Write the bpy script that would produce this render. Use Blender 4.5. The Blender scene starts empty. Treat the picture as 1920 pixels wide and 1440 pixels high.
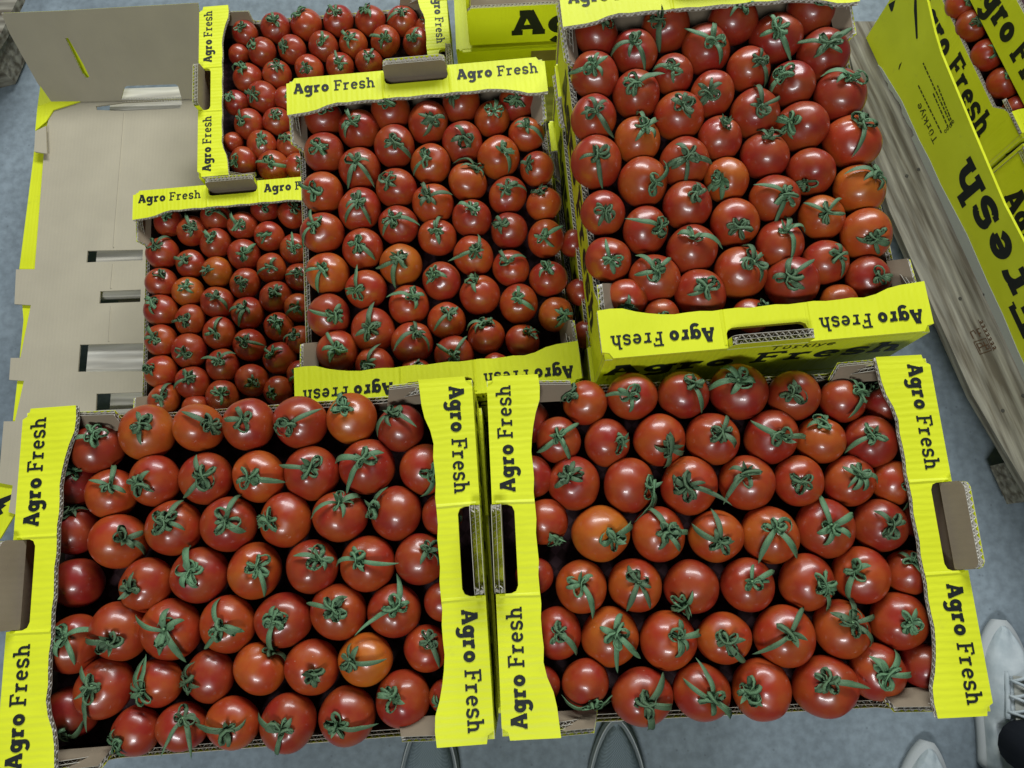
import bpy, math, random
import numpy as np
from mathutils import Vector, Matrix, noise
from mathutils.geometry import tessellate_polygon

# ------------------------------------------------------------------ camera, world, lamps
scene = bpy.context.scene
CZ = 1.737                                    # camera height above the floor
PITCH, ROLL, FPX = 0.24217, -0.04553, 1459.4
_cp, _sp = math.cos(PITCH), math.sin(PITCH)
FW = Vector((0, _sp, -_cp)); _up = Vector((0, _cp, _sp)); _r = Vector((1, 0, 0))
RT = math.cos(ROLL)*_r + math.sin(ROLL)*_up
UP = -math.sin(ROLL)*_r + math.cos(ROLL)*_up
CAM = Vector((0, 0, CZ))
cam = bpy.data.cameras.new('camera'); camo = bpy.data.objects.new('camera', cam)
scene.collection.objects.link(camo); scene.camera = camo
cam.sensor_width = 36; cam.lens = FPX/1920*36; cam.clip_start = 0.02; cam.clip_end = 60
m3 = Matrix((RT, UP, -FW)).transposed()
camo.matrix_world = Matrix.Translation(CAM) @ m3.to_4x4()

w = bpy.data.worlds.new('World'); scene.world = w; w.use_nodes = True
w.node_tree.nodes['Background'].inputs[0].default_value = (0.62, 0.80, 1.0, 1)
w.node_tree.nodes['Background'].inputs[1].default_value = 0.08
scene.view_settings.view_transform = 'Standard'; scene.view_settings.look = 'None'
scene.view_settings.gamma = 1; scene.view_settings.exposure = 0.0
scene.view_settings.use_curve_mapping = False

def area(name, loc, target, sx, sy, power, col):
    l = bpy.data.lights.new(name, 'AREA'); l.shape = 'RECTANGLE'; l.size = sx; l.size_y = sy
    l.energy = power; l.color = col
    o = bpy.data.objects.new(name, l); scene.collection.objects.link(o)
    o.location = loc
    o.rotation_euler = (Vector(target)-Vector(loc)).to_track_quat('-Z', 'Y').to_euler()
    return o
area('hall_lamp', (0.4, 3.5, 2.9), (0, .3, .9), 3.4, 0.8, 185, (0.93, 0.98, 1.0))
area('hall_lamp', (-0.5, -2.2, 4.0), (0, .3, .9), 1.2, 0.5, 90, (0.93, 0.98, 1.0))

# ------------------------------------------------------------------ helpers
col = scene.collection
def ray(px, py):
    return (FW + RT*((px-960)/FPX) - UP*((py-720)/FPX))
def at(px, py, z):                            # photo point -> place on the level z (metres above floor)
    d = ray(px, py); t = (z-CZ)/d.z
    return CAM + d*t
def on_plane(px, py, P, n):
    d = ray(px, py); t = (P-CAM).dot(n)/d.dot(n)
    return CAM + d*t

def mesh_obj(name, verts, faces, mats, idx=None, parent=None, smooth=False):
    me = bpy.data.meshes.new(name); me.from_pydata([tuple(v) for v in verts], [], faces)
    for m in mats: me.materials.append(m)
    if idx is not None:
        me.polygons.foreach_set('material_index', idx)
    if smooth: me.polygons.foreach_set('use_smooth', [True]*len(me.polygons))
    me.update()
    o = bpy.data.objects.new(name, me); col.objects.link(o)
    if parent is not None: o.parent = parent
    return o
def tag(o, label=None, cat=None, group=None, kind=None):
    if label: o['label'] = label
    if cat: o['category'] = cat
    if group: o['group'] = group
    if kind: o['kind'] = kind
    return o
def empty(name, loc=(0, 0, 0), rz=0):
    o = bpy.data.objects.new(name, None); col.objects.link(o); o.empty_display_size = .02
    o.location = loc; o.rotation_euler = (0, 0, rz); return o
def copy_tree(o, parent=None):
    c = o.copy(); col.objects.link(c)
    if parent is not None: c.parent = parent
    for ch in kids.get(o.name, []): 
        cc = copy_tree(ch, c); kids.setdefault(c.name, []).append(cc)
    return c
kids = {}
def reg(o):
    kids.setdefault(o.parent.name, []).append(o); return o

class MB:
    def __init__(s): s.v = []; s.f = []; s.i = []
    def add(s, vs, fs, mi=0):
        b = len(s.v); s.v += [Vector(v) for v in vs]
        for f in fs: s.f.append([b+k for k in f]); s.i.append(mi)
    def box(s, a, b, mi=0, M=None):
        x0, y0, z0 = a; x1, y1, z1 = b
        vs = [Vector(p) for p in ((x0,y0,z0),(x1,y0,z0),(x1,y1,z0),(x0,y1,z0),(x0,y0,z1),(x1,y0,z1),(x1,y1,z1),(x0,y1,z1))]
        if M: vs = [M @ v for v in vs]
        s.add(vs, [(0,3,2,1),(4,5,6,7),(0,1,5,4),(1,2,6,5),(2,3,7,6),(3,0,4,7)], mi)
    def tube(s, pts, r, n=8, mi=0, cap=True):
        pts = [Vector(p) for p in pts]; rr = r if isinstance(r, (list, tuple)) else [r]*len(pts)
        base = len(s.v); prev = None
        for k, p in enumerate(pts):
            t = (pts[min(k+1, len(pts)-1)]-pts[max(k-1, 0)]).normalized()
            a = Vector((0, 0, 1)) if prev is None else prev
            a = (a - t*a.dot(t))
            if a.length < 1e-4: a = Vector((1, .3, 0)) - t*Vector((1, .3, 0)).dot(t)
            a.normalize(); prev = a; b = t.cross(a)
            for q in range(n):
                g = 2*math.pi*q/n; s.v.append(p+(a*math.cos(g)+b*math.sin(g))*rr[k])
        for k in range(len(pts)-1):
            for q in range(n):
                s.f.append([base+k*n+q, base+k*n+(q+1) % n, base+(k+1)*n+(q+1) % n, base+(k+1)*n+q]); s.i.append(mi)
        if cap:
            s.f.append([base+q for q in range(n)][::-1]); s.i.append(mi)
            s.f.append([base+(len(pts)-1)*n+q for q in range(n)]); s.i.append(mi)
    def build(s, name, mats, parent=None, smooth=False):
        if not isinstance(mats, (list, tuple)): mats = [mats]
        return mesh_obj(name, s.v, s.f, mats, s.i, parent, smooth)

# ------------------------------------------------------------------ materials
def mat(name, base, rough=.6, spec=.5):
    m = bpy.data.materials.new(name); m.use_nodes = True
    b = m.node_tree.nodes['Principled BSDF']
    b.inputs['Base Color'].default_value = (*base, 1); b.inputs['Roughness'].default_value = rough
    b.inputs['Specular IOR Level'].default_value = spec
    return m, m.node_tree, b
def N(nt, t, **kw):
    n = nt.nodes.new(t)
    for k, v in kw.items():
        if k.startswith('i_'): n.inputs[k[2:].replace('_', ' ')].default_value = v
        else: setattr(n, k, v)
    return n
def noise_col(nt, b, c1, c2, scale, detail=6, coord='Object', lo=.35, hi=.65, c3=None, sock='Base Color', stretch=None):
    tc = N(nt, 'ShaderNodeTexCoord'); mp = N(nt, 'ShaderNodeMapping')
    nt.links.new(tc.outputs[coord], mp.inputs[0])
    if stretch: mp.inputs['Scale'].default_value = stretch
    no = N(nt, 'ShaderNodeTexNoise', i_Scale=scale, i_Detail=detail)
    nt.links.new(mp.outputs[0], no.inputs['Vector'])
    r = N(nt, 'ShaderNodeValToRGB'); r.color_ramp.elements[0].position = lo; r.color_ramp.elements[1].position = hi
    r.color_ramp.elements[0].color = (*c1, 1); r.color_ramp.elements[1].color = (*c2, 1)
    nt.links.new(no.outputs['Fac'], r.inputs[0])
    if sock: nt.links.new(r.outputs[0], b.inputs[sock])
    return mp, no, r
def bump(nt, b, sock, strength, dist=.001, prev=None):
    bp = N(nt, 'ShaderNodeBump', i_Strength=strength, i_Distance=dist)
    nt.links.new(sock, bp.inputs['Height'])
    if prev: nt.links.new(prev.outputs[0], bp.inputs['Normal'])
    nt.links.new(bp.outputs[0], b.inputs['Normal']); return bp

# yellow printed carton; flutes show through as soft ridges running across the long side (local x)
def yellow_mat(name, axis, k=1.0):
    m, nt, b = mat(name, (.55, .75, .015), .5, .35)
    mp, no, r = noise_col(nt, b, (.66, .70, .016), (.74, .78, .024), 9, 5)
    tc = nt.nodes['Texture Coordinate']
    ns = N(nt, 'ShaderNodeTexNoise', i_Scale=31.0, i_Detail=9.0, i_Roughness=.7); nt.links.new(tc.outputs['Object'], ns.inputs['Vector'])
    rs = N(nt, 'ShaderNodeMapRange'); rs.inputs[1].default_value = .60; rs.inputs[2].default_value = .78; rs.inputs[4].default_value = .45
    nt.links.new(ns.outputs['Fac'], rs.inputs[0])
    mxs = N(nt, 'ShaderNodeMix', data_type='RGBA'); nt.links.new(rs.outputs[0], mxs.inputs['Factor'])
    nt.links.new(r.outputs[0], mxs.inputs[6]); mxs.inputs[7].default_value = (.42, .44, .06, 1); nt.links.new(mxs.outputs[2], b.inputs['Base Color'])
    mp2 = N(nt, 'ShaderNodeMapping'); nt.links.new(tc.outputs['Object'], mp2.inputs[0])
    mp2.inputs['Scale'].default_value = (1, 14, 1) if axis == 'Y' else (14, 1, 1)
    n1 = N(nt, 'ShaderNodeTexNoise', i_Scale=6.0, i_Detail=3.0); nt.links.new(mp2.outputs[0], n1.inputs['Vector'])
    bp = bump(nt, b, n1.outputs['Fac'], .30*k, .004)
    wv = N(nt, 'ShaderNodeTexWave', i_Scale=42.0, i_Distortion=1.5, i_Detail=1.0); wv.bands_direction = axis
    wv.inputs['Detail Scale'].default_value = 2
    nt.links.new(tc.outputs['Object'], wv.inputs['Vector'])
    bp2 = bump(nt, b, wv.outputs['Fac'], .35*k, .0006, bp)
    n3 = N(nt, 'ShaderNodeTexNoise', i_Scale=600.0, i_Detail=2.0); nt.links.new(tc.outputs['Object'], n3.inputs['Vector'])
    bump(nt, b, n3.outputs['Fac'], .12, .0004, bp2)
    return m
YEL = yellow_mat('yellow_print', 'Y'); YELX = yellow_mat('yellow_print_long', 'X', .5)

def kraft_mat(name, c1, c2, axis='Y'):
    m, nt, b = mat(name, c1, .85, .2)
    mp, no, r = noise_col(nt, b, c1, c2, 14, 7, lo=.3, hi=.7)
    tc = nt.nodes['Texture Coordinate']
    wv = N(nt, 'ShaderNodeTexWave', i_Scale=40.0, i_Distortion=1.0); wv.bands_direction = axis
    nt.links.new(tc.outputs['Object'], wv.inputs['Vector'])
    n3 = N(nt, 'ShaderNodeTexNoise', i_Scale=420.0, i_Detail=3.0); nt.links.new(tc.outputs['Object'], n3.inputs['Vector'])
    bp = bump(nt, b, wv.outputs['Fac'], .12, .0005)
    bump(nt, b, n3.outputs['Fac'], .25, .0005, bp)
    return m
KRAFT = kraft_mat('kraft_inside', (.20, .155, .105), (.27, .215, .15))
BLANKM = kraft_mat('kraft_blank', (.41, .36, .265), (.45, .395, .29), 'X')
EDGE, _, _ = mat('cut_edge_paper', (.50, .46, .38), .9, .2)
FLUTE, _, _ = mat('flute_paper', (.72, .68, .60), .9, .2)
INK, _, _ = mat('black_ink', (.010, .013, .012), .55, .3)
INK2, _, _ = mat('brown_green_ink', (.05, .055, .01), .6, .3)
OLIVE, _, _ = mat('stamp_ink', (.07, .035, .015), .8, .2)

def tomato_mat():
    m, nt, b = mat('tomato_skin', (.4, .05, .02), .27, .5)
    oi = N(nt, 'ShaderNodeObjectInfo'); tc = N(nt, 'ShaderNodeTexCoord')
    # a little random per fruit
    ad = N(nt, 'ShaderNodeVectorMath', operation='ADD'); nt.links.new(tc.outputs['Object'], ad.inputs[0])
    cmb = N(nt, 'ShaderNodeCombineXYZ')
    mul = N(nt, 'ShaderNodeMath', operation='MULTIPLY'); mul.inputs[1].default_value = 37
    nt.links.new(oi.outputs['Random'], mul.inputs[0])
    for k in range(3): nt.links.new(mul.outputs[0], cmb.inputs[k])
    nt.links.new(cmb.outputs[0], ad.inputs[1])
    n1 = N(nt, 'ShaderNodeTexNoise', i_Scale=1.1, i_Detail=3.0); nt.links.new(ad.outputs[0], n1.inputs['Vector'])
    r1 = N(nt, 'ShaderNodeMapRange'); r1.inputs[1].default_value = .35; r1.inputs[2].default_value = .68
    nt.links.new(n1.outputs['Fac'], r1.inputs[0])
    mx = N(nt, 'ShaderNodeMix', data_type='RGBA'); nt.links.new(r1.outputs[0], mx.inputs['Factor'])
    hsv = N(nt, 'ShaderNodeHueSaturation'); hsv.inputs['Hue'].default_value = .518; hsv.inputs['Value'].default_value = 1.18
    nt.links.new(oi.outputs['Color'], hsv.inputs['Color'])
    nt.links.new(oi.outputs['Color'], mx.inputs[6]); nt.links.new(hsv.outputs[0], mx.inputs[7])
    # fine pale freckles
    n2 = N(nt, 'ShaderNodeTexNoise', i_Scale=26.0, i_Detail=2.0); nt.links.new(ad.outputs[0], n2.inputs['Vector'])
    r2 = N(nt, 'ShaderNodeMapRange'); r2.inputs[1].default_value = .66; r2.inputs[2].default_value = .80; r2.inputs[4].default_value = .12
    nt.links.new(n2.outputs['Fac'], r2.inputs[0])
    mx2 = N(nt, 'ShaderNodeMix', data_type='RGBA'); nt.links.new(r2.outputs[0], mx2.inputs['Factor'])
    nt.links.new(mx.outputs[2], mx2.inputs[6]); mx2.inputs[7].default_value = (.62, .20, .07, 1)
    vo = N(nt, 'ShaderNodeTexVoronoi', i_Scale=3.3); nt.links.new(ad.outputs[0], vo.inputs['Vector'])
    rd = N(nt, 'ShaderNodeMapRange'); rd.inputs[1].default_value = .035; rd.inputs[2].default_value = .055; rd.inputs[3].default_value = 1; rd.inputs[4].default_value = 0
    nt.links.new(vo.outputs['Distance'], rd.inputs[0])
    sc = N(nt, 'ShaderNodeSeparateColor'); nt.links.new(vo.outputs['Color'], sc.inputs[0])
    gt = N(nt, 'ShaderNodeMath', operation='GREATER_THAN'); gt.inputs[1].default_value = .86; nt.links.new(sc.outputs[0], gt.inputs[0])
    ml = N(nt, 'ShaderNodeMath', operation='MULTIPLY'); nt.links.new(rd.outputs[0], ml.inputs[0]); nt.links.new(gt.outputs[0], ml.inputs[1])
    mx3 = N(nt, 'ShaderNodeMix', data_type='RGBA'); nt.links.new(ml.outputs[0], mx3.inputs['Factor']); nt.links.new(mx2.outputs[2], mx3.inputs[6]); mx3.inputs[7].default_value = (.60, .50, .38, 1)
    nt.links.new(mx3.outputs[2], b.inputs['Base Color'])
    n3 = N(nt, 'ShaderNodeTexNoise', i_Scale=3.2, i_Detail=4.0); nt.links.new(ad.outputs[0], n3.inputs['Vector'])
    r3 = N(nt, 'ShaderNodeMapRange'); r3.inputs[3].default_value = .27; r3.inputs[4].default_value = .44
    nt.links.new(n3.outputs['Fac'], r3.inputs[0]); nt.links.new(r3.outputs[0], b.inputs['Roughness'])
    n4 = N(nt, 'ShaderNodeTexNoise', i_Scale=1.8, i_Detail=1.0); nt.links.new(ad.outputs[0], n4.inputs['Vector'])
    bump(nt, b, n4.outputs['Fac'], .10, .012)
    b.inputs['Subsurface Weight'].default_value = .06; b.inputs['Subsurface Radius'].default_value = (.01, .003, .001)
    b.inputs['Subsurface Scale'].default_value = .5
    b.inputs['Coat Weight'].default_value = .32; b.inputs['Coat Roughness'].default_value = .11
    return m
TOM = tomato_mat()
def green_mat():
    m, nt, b = mat('sepal_green', (.05, .14, .06), .55, .4)
    mp, no, r = noise_col(nt, b, (.030, .085, .036), (.16, .275, .135), 160, 5, lo=.3, hi=.7)
    oi = N(nt, 'ShaderNodeObjectInfo'); hs = N(nt, 'ShaderNodeHueSaturation')
    for s_, a_, b2_ in (('Hue', .485, .515), ('Value', .75, 1.35)):
        mr = N(nt, 'ShaderNodeMapRange'); mr.inputs[3].default_value = a_; mr.inputs[4].default_value = b2_
        nt.links.new(oi.outputs['Random'], mr.inputs[0]); nt.links.new(mr.outputs[0], hs.inputs[s_])
    nt.links.new(r.outputs[0], hs.inputs['Color']); nt.links.new(hs.outputs[0], b.inputs['Base Color'])
    bump(nt, b, no.outputs['Fac'], .5, .0008)
    return m
GREEN = green_mat()
STEM, _, _ = mat('stem_cut', (.16, .30, .14), .6, .4)
TRAYM, nt, b = mat('tray_liner', (.06, .02, .03), .7, .3)
# printed diamonds of the fruit tray liner
tc = N(nt, 'ShaderNodeTexCoord'); mp = N(nt, 'ShaderNodeMapping'); mp.inputs['Rotation'].default_value = (0, 0, math.radians(45))
ck = N(nt, 'ShaderNodeTexChecker', i_Scale=90.0); ck.inputs['Color1'].default_value = (.05, .02, .025, 1); ck.inputs['Color2'].default_value = (.02, .004, .005, 1)
nt.links.new(tc.outputs['Object'], mp.inputs[0]); nt.links.new(mp.outputs[0], ck.inputs['Vector']); nt.links.new(ck.outputs['Color'], b.inputs['Base Color'])

def wood_mat(name, c1, c2, axis=(1.5, 22, 22), sc=3.2):
    m, nt, b = mat(name, c1, .8, .25)
    mp, no, r = noise_col(nt, b, c1, c2, sc, 8, lo=.38, hi=.62, stretch=axis)
    wv = N(nt, 'ShaderNodeTexWave', i_Scale=1.1, i_Distortion=11.0, i_Detail=3.0); wv.bands_direction = 'Y'
    mp2 = N(nt, 'ShaderNodeMapping'); mp2.inputs['Scale'].default_value = (2.6, 11, 11)
    nt.links.new(nt.nodes['Texture Coordinate'].outputs['Object'], mp2.inputs[0]); nt.links.new(mp2.outputs[0], wv.inputs['Vector'])
    mx = N(nt, 'ShaderNodeMix', data_type='RGBA', blend_type='MULTIPLY'); mx.inputs['Factor'].default_value = .30
    nt.links.new(r.outputs[0], mx.inputs[6]); nt.links.new(wv.outputs['Color'], mx.inputs[7]); nt.links.new(mx.outputs[2], b.inputs['Base Color'])
    bump(nt, b, no.outputs['Fac'], .5, .002)
    return m
WOOD = wood_mat('pallet_wood', (.48, .44, .37), (.66, .62, .54))
WOODG = wood_mat('grey_weathered_wood', (.12, .10, .07), (.31, .285, .225))

def floor_mat():
    m, nt, b = mat('concrete', (.2, .23, .26), .65, .35)
    mp, no, r = noise_col(nt, b, (.165, .20, .225), (.245, .29, .32), 3.5, 12, lo=.3, hi=.7)
    tc = nt.nodes['Texture Coordinate']
    n2 = N(nt, 'ShaderNodeTexNoise', i_Scale=55.0, i_Detail=6.0); nt.links.new(tc.outputs['Object'], n2.inputs['Vector'])
    r2 = N(nt, 'ShaderNodeMapRange'); r2.inputs[1].default_value = .35; r2.inputs[2].default_value = .65; r2.inputs[3].default_value = .84; r2.inputs[4].default_value = 1.12
    nt.links.new(n2.outputs['Fac'], r2.inputs[0])
    mx = N(nt, 'ShaderNodeVectorMath', operation='SCALE'); nt.links.new(r.outputs[0], mx.inputs[0]); nt.links.new(r2.outputs[0], mx.inputs['Scale'])
    vo = N(nt, 'ShaderNodeTexVoronoi', i_Scale=38.0); nt.links.new(tc.outputs['Object'], vo.inputs['Vector'])
    r3 = N(nt, 'ShaderNodeMapRange'); r3.inputs[1].default_value = .05; r3.inputs[2].default_value = .12; r3.inputs[3].default_value = .35; r3.inputs[4].default_value = 0
    nt.links.new(vo.outputs['Distance'], r3.inputs[0])
    mx2 = N(nt, 'ShaderNodeMix', data_type='RGBA'); nt.links.new(r3.outputs[0], mx2.inputs['Factor'])
    nt.links.new(mx.outputs[0], mx2.inputs[6]); mx2.inputs[7].default_value = (.06, .07, .08, 1)
    nt.links.new(mx2.outputs[2], b.inputs['Base Color'])
    bump(nt, b, n2.outputs['Fac'], .4, .002)
    return m
FLOORM = floor_mat()

# ------------------------------------------------------------------ flat panels with real corrugated edges
def plane_frame(O, ex, ey):
    ex = ex.normalized(); ez = ex.cross(ey).normalized(); ey = ez.cross(ex)
    return O, ex, ey, ez
def corr_panel(name, poly, O, ex, ey, t, mt_out, mt_in, parent, holes=(), flutes='all', warp=None, walls=2, period=.0075):
    """corrugated board: two liners (outer on the +normal side) with waves of paper between them at the cut edges.
    flutes: 'all' or a set of outline edge numbers; the other edges are closed folds."""
    O, ex, ey, ez = plane_frame(Vector(O), Vector(ex), Vector(ey))
    mb = MB(); lt = .0005
    loops = [list(poly)]+[list(h) for h in holes]
    def P(x, y, z):
        dz = warp(x, y) if warp else 0
        return O+ex*x+ey*y+ez*(z+dz)
    flat = [p for l in loops for p in l]
    if warp:                                   # finer grid so that the warp shows: cut outline points only, warp is gentle
        pass
    tris = tessellate_polygon([[Vector((p[0], p[1], 0)) for p in l] for l in loops])
    for z0, z1, mi in ((t-lt, t, 0), (0, lt, 1)):
        n = len(flat)
        vs = [P(x, y, z0) for x, y in flat]+[P(x, y, z1) for x, y in flat]
        fs = []
        for a, b_, c in tris:
            A, B, C_ = flat[a], flat[b_], flat[c]
            if (B[0]-A[0])*(C_[1]-A[1])-(B[1]-A[1])*(C_[0]-A[0]) < 0: b_, c = c, b_
            fs.append((n+a, n+b_, n+c)); fs.append((a, c, b_))
        mb.add(vs, fs, mi)
    base = 0
    for li, l in enumerate(loops):
        ar = sum(l[k][0]*l[(k+1) % len(l)][1]-l[(k+1) % len(l)][0]*l[k][1] for k in range(len(l)))
        sgn = 1 if ar > 0 else -1
        if li: sgn = -sgn
        for k in range(len(l)):
            a, b2 = l[k], l[(k+1) % len(l)]
            L_ = math.hypot(b2[0]-a[0], b2[1]-a[1])
            if L_ < 1e-6: continue
            tx, ty = (b2[0]-a[0])/L_, (b2[1]-a[1])/L_
            nx, ny = -ty*sgn, tx*sgn           # pointing into the board
            open_ = flutes == 'all' or (li == 0 and k in flutes) or (li > 0 and 'holes' in flutes)
            # liner rims
            for z0, z1, mi in ((t-lt, t, 2), (0, lt, 2)):
                mb.add([P(*a, z0), P(*b2, z0), P(*b2, z1), P(*a, z1)], [(0, 1, 2, 3)], mi)
            if not open_:
                mb.add([P(*a, lt), P(*b2, lt), P(*b2, t-lt), P(*a, t-lt)], [(0, 1, 2, 3)], 0)
                continue
            steps = max(2, int(L_/period*6)); h = (t-2*lt)/walls
            for wv in range(walls):
                c0 = lt+h*(wv+.5); ph = wv*1.7+k
                vs = []; fs = []
                for q in range(steps+1):
                    s_ = L_*q/steps; x = a[0]+tx*s_; y = a[1]+ty*s_
                    j = .12*math.sin(s_*310+k)
                    z = c0+h*.46*math.sin(2*math.pi*s_/period+ph+j*4)
                    vs.append(P(x+nx*.0002, y+ny*.0002, z)); vs.append(P(x+nx*.004, y+ny*.004, z))
                    if q: fs.append((2*q-2, 2*q, 2*q+1, 2*q-1))
                mb.add(vs, fs, 3)
                if wv:
                    zc = lt+h*wv
                    mb.add([P(*a, zc), P(*b2, zc), P(b2[0]+nx*.004, b2[1]+ny*.004, zc), P(a[0]+nx*.004, a[1]+ny*.004, zc),
                            P(*a, zc+.0004), P(*b2, zc+.0004)], [(0, 1, 2, 3), (0, 4, 5, 1)], 2)
    o = mb.build(name, [mt_out, mt_in, EDGE, FLUTE], parent)
    if parent is not None: reg(o)
    return o

# ------------------------------------------------------------------ slab-serif lettering made of strokes
def arc(cx, cy, rx, ry, a0, a1, n=14):
    return [(cx+rx*math.cos(math.radians(a0+(a1-a0)*k/n)), cy+ry*math.sin(math.radians(a0+(a1-a0)*k/n))) for k in range(n+1)]
def glyph(ch, w):
    s = w*.82                                  # slab thickness
    X = .70
    G = []
    def st(p, ww=None): G.append((p, ww or w))
    if ch == 'A':
        st([(.14, s*.5), (.44, 1-s*.2)], w*.85); st([(.50, 1-s*.2), (.84, s*.5)], w*1.15); st([(.27, .32), (.70, .32)], s*.9)
        st([(.0, s/2), (.33, s/2)], s); st([(.62, s/2), (1.0, s/2)], s); st([(.24, 1-s/2), (.56, 1-s/2)], s); adv = 1.0
    elif ch == 'g':
        st(arc(.34, .38, .30-w*.3, .34-w*.4, 0, 360, 22)); st([(.66, X-.02), (.66, -.08)]+arc(.38, -.08, .28, .20, 0, -150, 9))
        st([(.60, X-s/2), (.86, X-s/2)], s); adv = .86
    elif ch == 'r':
        st([(.2, s), (.2, X-s)]); st([(.0, s/2), (.46, s/2)], s); st([(.0, X-s/2), (.29, X-s/2)], s)
        st(arc(.46, .36, .26, .32-w*.3, 180, 80, 8)+[(.60, X-.05-w*.3)]); adv = .66
    elif ch == 'o':
        st(arc(.38, .35, .36-w/2, .36-w/2, 0, 360, 26)); adv = .80
    elif ch == 'F':
        st([(.22, s), (.22, 1-s)]); st([(.02, s/2), (.48, s/2)], s); st([(.02, 1-s/2), (.80, 1-s/2)], s)
        st([(.22, .52), (.58, .52)], s); st([(.77, 1-s), (.77, .76)], s); st([(.58, .64), (.58, .40)], s*.9); adv = .86
    elif ch == 'e':
        st([(.10, .37), (.64, .37)], s); st(arc(.37, .35, .34-w/2, .36-w/2, 5, 318, 22)); adv = .76
    elif ch == 's':
        st(arc(.31, .52, .22, .15, 28, 180, 9)+arc(.31, .37, .22, .02, 180, 250, 2)[1:]+arc(.31, .19, .23, .14, 68, 0, 5)+arc(.31, .19, .23, .15, -10, -152, 9))
        st([(.54, .66), (.54, .50)], s*.8); st([(.06, .04), (.06, .22)], s*.8); adv = .64
    elif ch == 'h':
        st([(.2, s), (.2, 1.0)]); st([(.0, s/2), (.38, s/2)], s); st([(.0, 1-s/2), (.2, 1-s/2)], s)
        st(arc(.42, .40, .22, .26-w*.2, 180, 0, 10)+[(.64, s)]); st([(.50, s/2), (.84, s/2)], s); adv = .90
    elif ch == 'T':
        st([(.42, 0), (.42, 1-s)]); st([(.02, 1-s/2), (.82, 1-s/2)], s); adv = .88
    elif ch == 'u' or ch == 'U':
        st([(.12, X), (.12, .28)]+arc(.34, .28, .22, .28-w/2, 180, 360, 9)+[(.56, X)]); adv = .74
        if ch == 'U': st([(.20, .92), (.20, .80)], w); st([(.48, .92), (.48, .80)], w)
    elif ch == 'k':
        st([(.12, 0), (.12, 1)]); st([(.16, .28), (.52, X)]); st([(.26, .38), (.58, 0)]); adv = .64
    elif ch == 'i':
        st([(.12, 0), (.12, X)]); st([(.12, .94), (.12, .82)]); adv = .28
    elif ch == 'y':
        st([(.04, X), (.32, 0)]); st([(.60, X), (.26, -.14), (.06, -.22)]); adv = .64
    elif ch == 'R':
        st([(.12, 0), (.12, X)]); st(arc(.34, .44, .22, .2, 180, 70, 6)); adv = .46
    else: adv = .36
    return G, adv
def text_strokes(parts, gap=.10):
    """parts: list of (string, weight); returns strokes and total width in cap heights"""
    x = 0; out = []
    for s_, w_ in parts:
        for ch in s_:
            g, a = glyph(ch, w_)
            for p, ww in g: out.append(([(x+q[0], q[1]) for q in p], ww))
            x += a+(gap if ch != ' ' else 0)
    return out, x-gap
def put_text(name, parts, O, ex, ey, cap, parent, m=None, lift=.0004, gap=.10, slant=0, xs=1.0, strokes=None):
    """lettering printed on a plane; O = middle of the line's base, ex = reading direction, ey = up of the letters"""
    O, ex, ey, ez = plane_frame(Vector(O), Vector(ex), Vector(ey))
    if strokes is None: st, W_ = text_strokes(parts, gap)
    else: st, W_ = strokes
    mb = MB(); k = 0
    for pts, ww in st:
        z = lift+.00003*(k % 7); k += 1
        P = [Vector(((q[0]-W_/2)*cap*xs+q[1]*cap*slant, q[1]*cap)) for q in pts]; hw = ww*cap/2
        n = len(P); closed = (P[0]-P[-1]).length < 1e-5 and n > 3
        vs = []
        for a in range(n):
            if closed: p0 = P[(a-1) % (n-1)]; p1 = P[(a+1) % (n-1)] if a < n-1 else P[1]
            else: p0 = P[max(a-1, 0)]; p1 = P[min(a+1, n-1)]
            if closed and a == 0: p0 = P[n-2]
            t = (p1-p0).normalized(); nn = Vector((-t.y, t.x))
            for sg in (1, -1):
                q = P[a]+nn*hw*sg; vs.append(O+ex*q.x+ey*q.y+ez*z)
        mb.add(vs, [(2*a, 2*a+1, 2*a+3, 2*a+2) for a in range(n-1)], 0)
    o = mb.build(name, m or INK, parent)
    if parent is not None: reg(o)
    return o
AF = [('Agro', .235), (' ', .2), ('Fresh', .155)]
AFB = [('Agro', .235), (' ', .2), ('Fresh', .19)]

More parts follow.
